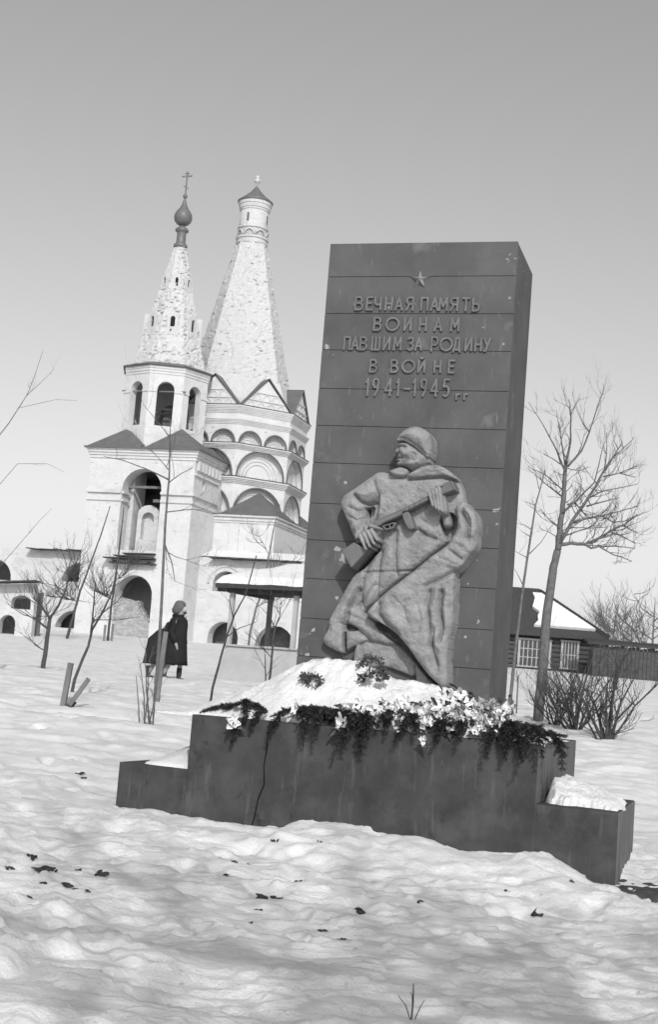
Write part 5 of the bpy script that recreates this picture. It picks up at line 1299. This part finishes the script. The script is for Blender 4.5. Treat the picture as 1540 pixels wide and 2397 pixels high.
# shed running off to the right
sx = at(1385, 1590, 70); sg = gz(sx.x, sx.y)
shed = thing('shed', 'low dark board shed beside the log house', 'shed', (sx.x, sx.y, sg), -.10)
s2 = at(1440, 1515, 70).z - sg + .10
for k in range(30): part('board', MB().box(k * .19, k * .19 + .175, -.02 - .012 * (k % 3), .02, -.5, at(1440, 1515, 70).z - sg + .03 * (k % 4)), 'log', shed)
part('back', MB().box(0, 5.8, .05, 2.6, -.5, at(1440, 1520, 70).z - sg), 'log', shed)
part('roof', MB().add([(-.3, -.3, s2 - .02), (6, -.3, s2 - .05), (6, 2.8, s2 + .25), (-.3, 2.8, s2 + .3), (-.3, -.3, s2 + .08), (6, -.3, s2 + .05), (6, 2.8, s2 + .35), (-.3, 2.8, s2 + .4)], [(3, 2, 1, 0), (4, 5, 6, 7), (0, 1, 5, 4), (1, 2, 6, 5), (2, 3, 7, 6), (3, 0, 4, 7)]), 'dark_wood', shed)

# people walking past the pavilion
def loft(rings, n=14):
    """rings: (centre, rx, ry) horizontal sections"""
    mb = MB(); vs = []; fs = []
    for c, rx, ry in rings:
        for k in range(n):
            t_ = 6.2832 * k / n; vs.append((c[0] + rx * math.cos(t_), c[1] + ry * math.sin(t_), c[2]))
    for i in range(len(rings) - 1):
        for k in range(n): fs.append((i * n + k, i * n + (k + 1) % n, (i + 1) * n + (k + 1) % n, (i + 1) * n + k))
    fs.append(tuple(range(n - 1, -1, -1))); fs.append(tuple((len(rings) - 1) * n + k for k in range(n)))
    return mb.add(vs, fs)
def skin_body(name, joints, edges, mat, parent):
    me = bpy.data.meshes.new(name); me.from_pydata([j[:3] for j in joints], edges, []); me.materials.append(M[mat])
    o = bpy.data.objects.new(name, me); COL.objects.link(o); o.parent = parent
    sk = o.modifiers.new('skin', 'SKIN'); sk.use_smooth_shade = True
    if not me.skin_vertices: me.attributes.new('skin_vertex', 'FLOAT', 'POINT') if False else None
    lay = me.skin_vertices[0] if me.skin_vertices else None
    if lay:
        for i, j in enumerate(joints): lay.data[i].radius = (j[3], j[3]); lay.data[i].use_root = (i == 0)
    sb = o.modifiers.new('sub', 'SUBSURF'); sb.levels = 1; sb.render_levels = 2
    return o
def make_person(label, pos, facing, lean, coat_mat, head_mat, hem=.36, group=None, wide=1.0):
    root = thing('person', label, 'person', pos, facing, group)      # local +x is the walking direction
    L = lean
    hipz, shz = .88, 1.33
    sh = Vector((L * .55, 0, shz - L * .18)); nk = Vector((L * .66, 0, shz + .09 - L * .22)); hd = Vector((L * .80, 0, shz + .22 - L * .30))
    J = [(0, 0, hipz, .14), (L * .28, 0, 1.1, .14), (sh.x, 0, sh.z, .13), (nk.x, 0, nk.z, .055), (hd.x, 0, hd.z - .02, .088), (hd.x + .015, 0, hd.z + .07, .085),
         (.02, .09, hipz - .06, .1), (.12, .09, .46, .06), (.10, .09, .09, .045), (.22, .09, .045, .042), (.0, -.09, hipz - .06, .1), (-.03, -.09, .46, .06), (-.20, -.09, .1, .045), (-.10, -.09, .045, .042),
         (sh.x, .19, sh.z - .02, .062), (sh.x + .03, .24, sh.z - .28, .05), (sh.x + .10, .22, sh.z - .50, .036), (sh.x + .13, .21, sh.z - .57, .03), (sh.x + .15, .20, sh.z - .65, .014),
         (sh.x, -.19, sh.z - .02, .062), (sh.x - .06, -.23, sh.z - .28, .05), (sh.x + .05, -.22, sh.z - .50, .036), (sh.x + .08, -.21, sh.z - .57, .03), (sh.x + .10, -.20, sh.z - .65, .014), (hd.x + .095, 0, hd.z, .014)]
    E = [(0, 1), (1, 2), (2, 3), (3, 4), (4, 5), (0, 6), (6, 7), (7, 8), (8, 9), (0, 10), (10, 11), (11, 12), (12, 13), (2, 14), (14, 15), (15, 16), (16, 17), (17, 18), (2, 19), (19, 20), (20, 21), (21, 22), (22, 23), (4, 24)]
    skin_body('body', J, E, 'stocking', root)
    rings = [((.0, 0, hem), .31 * wide, .28), ((.0, 0, hem + .14), .29 * wide, .26), ((.0, 0, hipz), .245 * wide, .23), ((L * .26, 0, 1.08), .215, .215), ((sh.x * .9, 0, sh.z - .12), .20, .235), ((sh.x, 0, sh.z + .0), .175, .225), ((nk.x * .97, 0, sh.z + .07), .10, .12), ((nk.x, 0, nk.z + .02), .075, .075)]
    cmb = loft(rings); cmb.v = [(x + .012 * math.sin(9 * math.atan2(y_, x + .001)) * max(0, (1 - z_)), y_, z_) for x, y_, z_ in cmb.v]
    coat = part('coat', cmb, coat_mat, root, smooth=True)
    for s_, k0 in ((1, 14), (-1, 19)):
        A, B, Cc = [Vector(J[k0 + i][:3]) for i in range(3)]
        part('sleeve', MB().tube([A + Vector((0, -s_ * .05, .02)), A, A.lerp(B, .5), B, B.lerp(Cc, .5), Cc], [.07, .085, .078, .072, .066, .060], 10), coat_mat, coat, smooth=True)
    for j in ((.11, .09), (-.19, -.09)):
        bt_ = MB(); bt_.tube([(j[0], j[1], .30), (j[0], j[1], .16), (j[0] + .0, j[1], .07), (j[0] + .07, j[1], .045), (j[0] + .15, j[1], .04)], [.058, .056, .058, .05, .03], 10)
        part('boot', bt_, 'boot', root, smooth=True)
    hm = MB().lathe([(.10, -.13), (.125, -.06), (.13, .02), (.118, .09), (.08, .145), (.02, .165)], 14); hm.v = [(x * 1.05 - .02 + (-.03 if z_ < -.05 else 0), y_ * .92, z_) for x, y_, z_ in hm.v]
    part('headscarf', hm, head_mat, root, smooth=True, loc=(hd.x - .008, 0, hd.z + .03), rot=(0, .12 + L * .3, 0))
    fc_ = MB().lathe([(.01, -.07), (.05, -.055), (.062, -.01), (.058, .03), (.03, .055), (.005, .06)], 10)
    part('face', fc_, 'skin', root, smooth=True, loc=(hd.x + .075, 0, hd.z + .02), rot=(0, 0, 0))
    part('nose', MB().add([(0, -.012, 0), (0, .012, 0), (.022, 0, -.008), (0, 0, .035)], [(0, 2, 3), (1, 3, 2), (0, 1, 2)]), 'skin', root, loc=(hd.x + .13, 0, hd.z + .01))
    return root
q = at(402, 1592, 30); make_person('person in long black coat and pale headscarf walking past the saplings', (q.x, q.y, gz(q.x, q.y)), -.25, .06, 'coat', 'scarf')
q = at(368, 1589, 30.6); pr = make_person('stooping person in black coat walking close behind the headscarved one', (q.x, q.y, gz(q.x, q.y)), -.2, .50, 'coat_faded', 'coat', .34, None, 1.2)
# dirt and litter on the near snow
def clod(px, py, w_, lab='dark clod of earth on the trampled snow', grp='clods of earth on the snow', flat=.45):
    v = ray(px, py); Y = 8.0
    for _ in range(25):
        q = at(px, py, Y); e_ = q.z - gz(q.x, q.y)
        Y *= 1 + max(-.2, min(.2, e_ / 1.2))
    q = at(px, py, Y); g_ = gz(q.x, q.y); r_ = w_ / FPX * Y * .72
    rr = random.Random(int(px * 7 + py)); mb = MB()
    for _ in range(rr.randint(3, 6)):                 # a few crumbs and bits of bark stuck together
        c = Vector((rr.uniform(-1, 1) * r_ * .8, rr.uniform(-1, 1) * r_ * .5, rr.uniform(-.1, .25) * r_)); s_ = r_ * rr.uniform(.25, .55); d_ = Vector((rr.uniform(-1, 1), rr.uniform(-.6, .6), rr.uniform(-.25, .35))).normalized()
        mb.tube([c - d_ * s_ * rr.uniform(.8, 1.6), c - d_ * s_ * .3, c + d_ * s_ * .4, c + d_ * s_ * rr.uniform(.9, 1.8)], [s_ * .15, s_ * rr.uniform(.3, .6), s_ * rr.uniform(.3, .55), s_ * .1], 5)
    o = part('dirt_clod', mb, 'clod', loc=(q.x, q.y, g_ + r_ * .05), rot=(0, 0, rr.uniform(-.6, .6))); tag(o, lab, 'dirt', grp)
for px, py, w_ in ((70, 2005, 18), (85, 2022, 28), (112, 2018, 20), (95, 2036, 26), (118, 2036, 22), (122, 2046, 26), (78, 2056, 36), (160, 2075, 32), (172, 2082, 18), (205, 2085, 16), (228, 2066, 30), (180, 2040, 12), (100, 2080, 16), (628, 2104, 40), (700, 2100, 16), (606, 2118, 12),
                   (835, 2130, 30), (980, 2116, 22), (548, 2020, 12), (582, 2022, 9), (640, 1960, 22), (655, 1958, 14), (800, 2190, 18), (755, 2180, 16), (1260, 2134, 30), (1340, 2110, 14), (745, 2020, 10), (530, 2050, 16), (585, 2155, 12), (180, 1838, 16), (192, 1840, 12), (1190, 2082, 14), (60, 2110, 20), (30, 2030, 24)):
    clod(px, py, w_)
# dry stalks poking through the snow at the bottom of the picture
q = at(968, 2310, 5.9); g_ = gz(q.x, q.y)
ds = thing('dry_stalk', 'small dry weed stalk poking out of the near snow', 'weed', (q.x, q.y, g_))
for a, b, r_ in (((0, 0), (0, .14), .004), ((.0, .02), (-.06, .09), .0022), ((.01, .02), (.05, .08), .0022), ((0, .09), (-.012, .105), .002)):
    part('stem', MB().tube([(a[0], 0, a[1] - .03), ((a[0] + b[0]) / 2 + .003, .004, (a[1] + b[1]) / 2), (b[0], .01, b[1])], [r_, r_, r_ * .6], 5), 'dark_bark', ds)
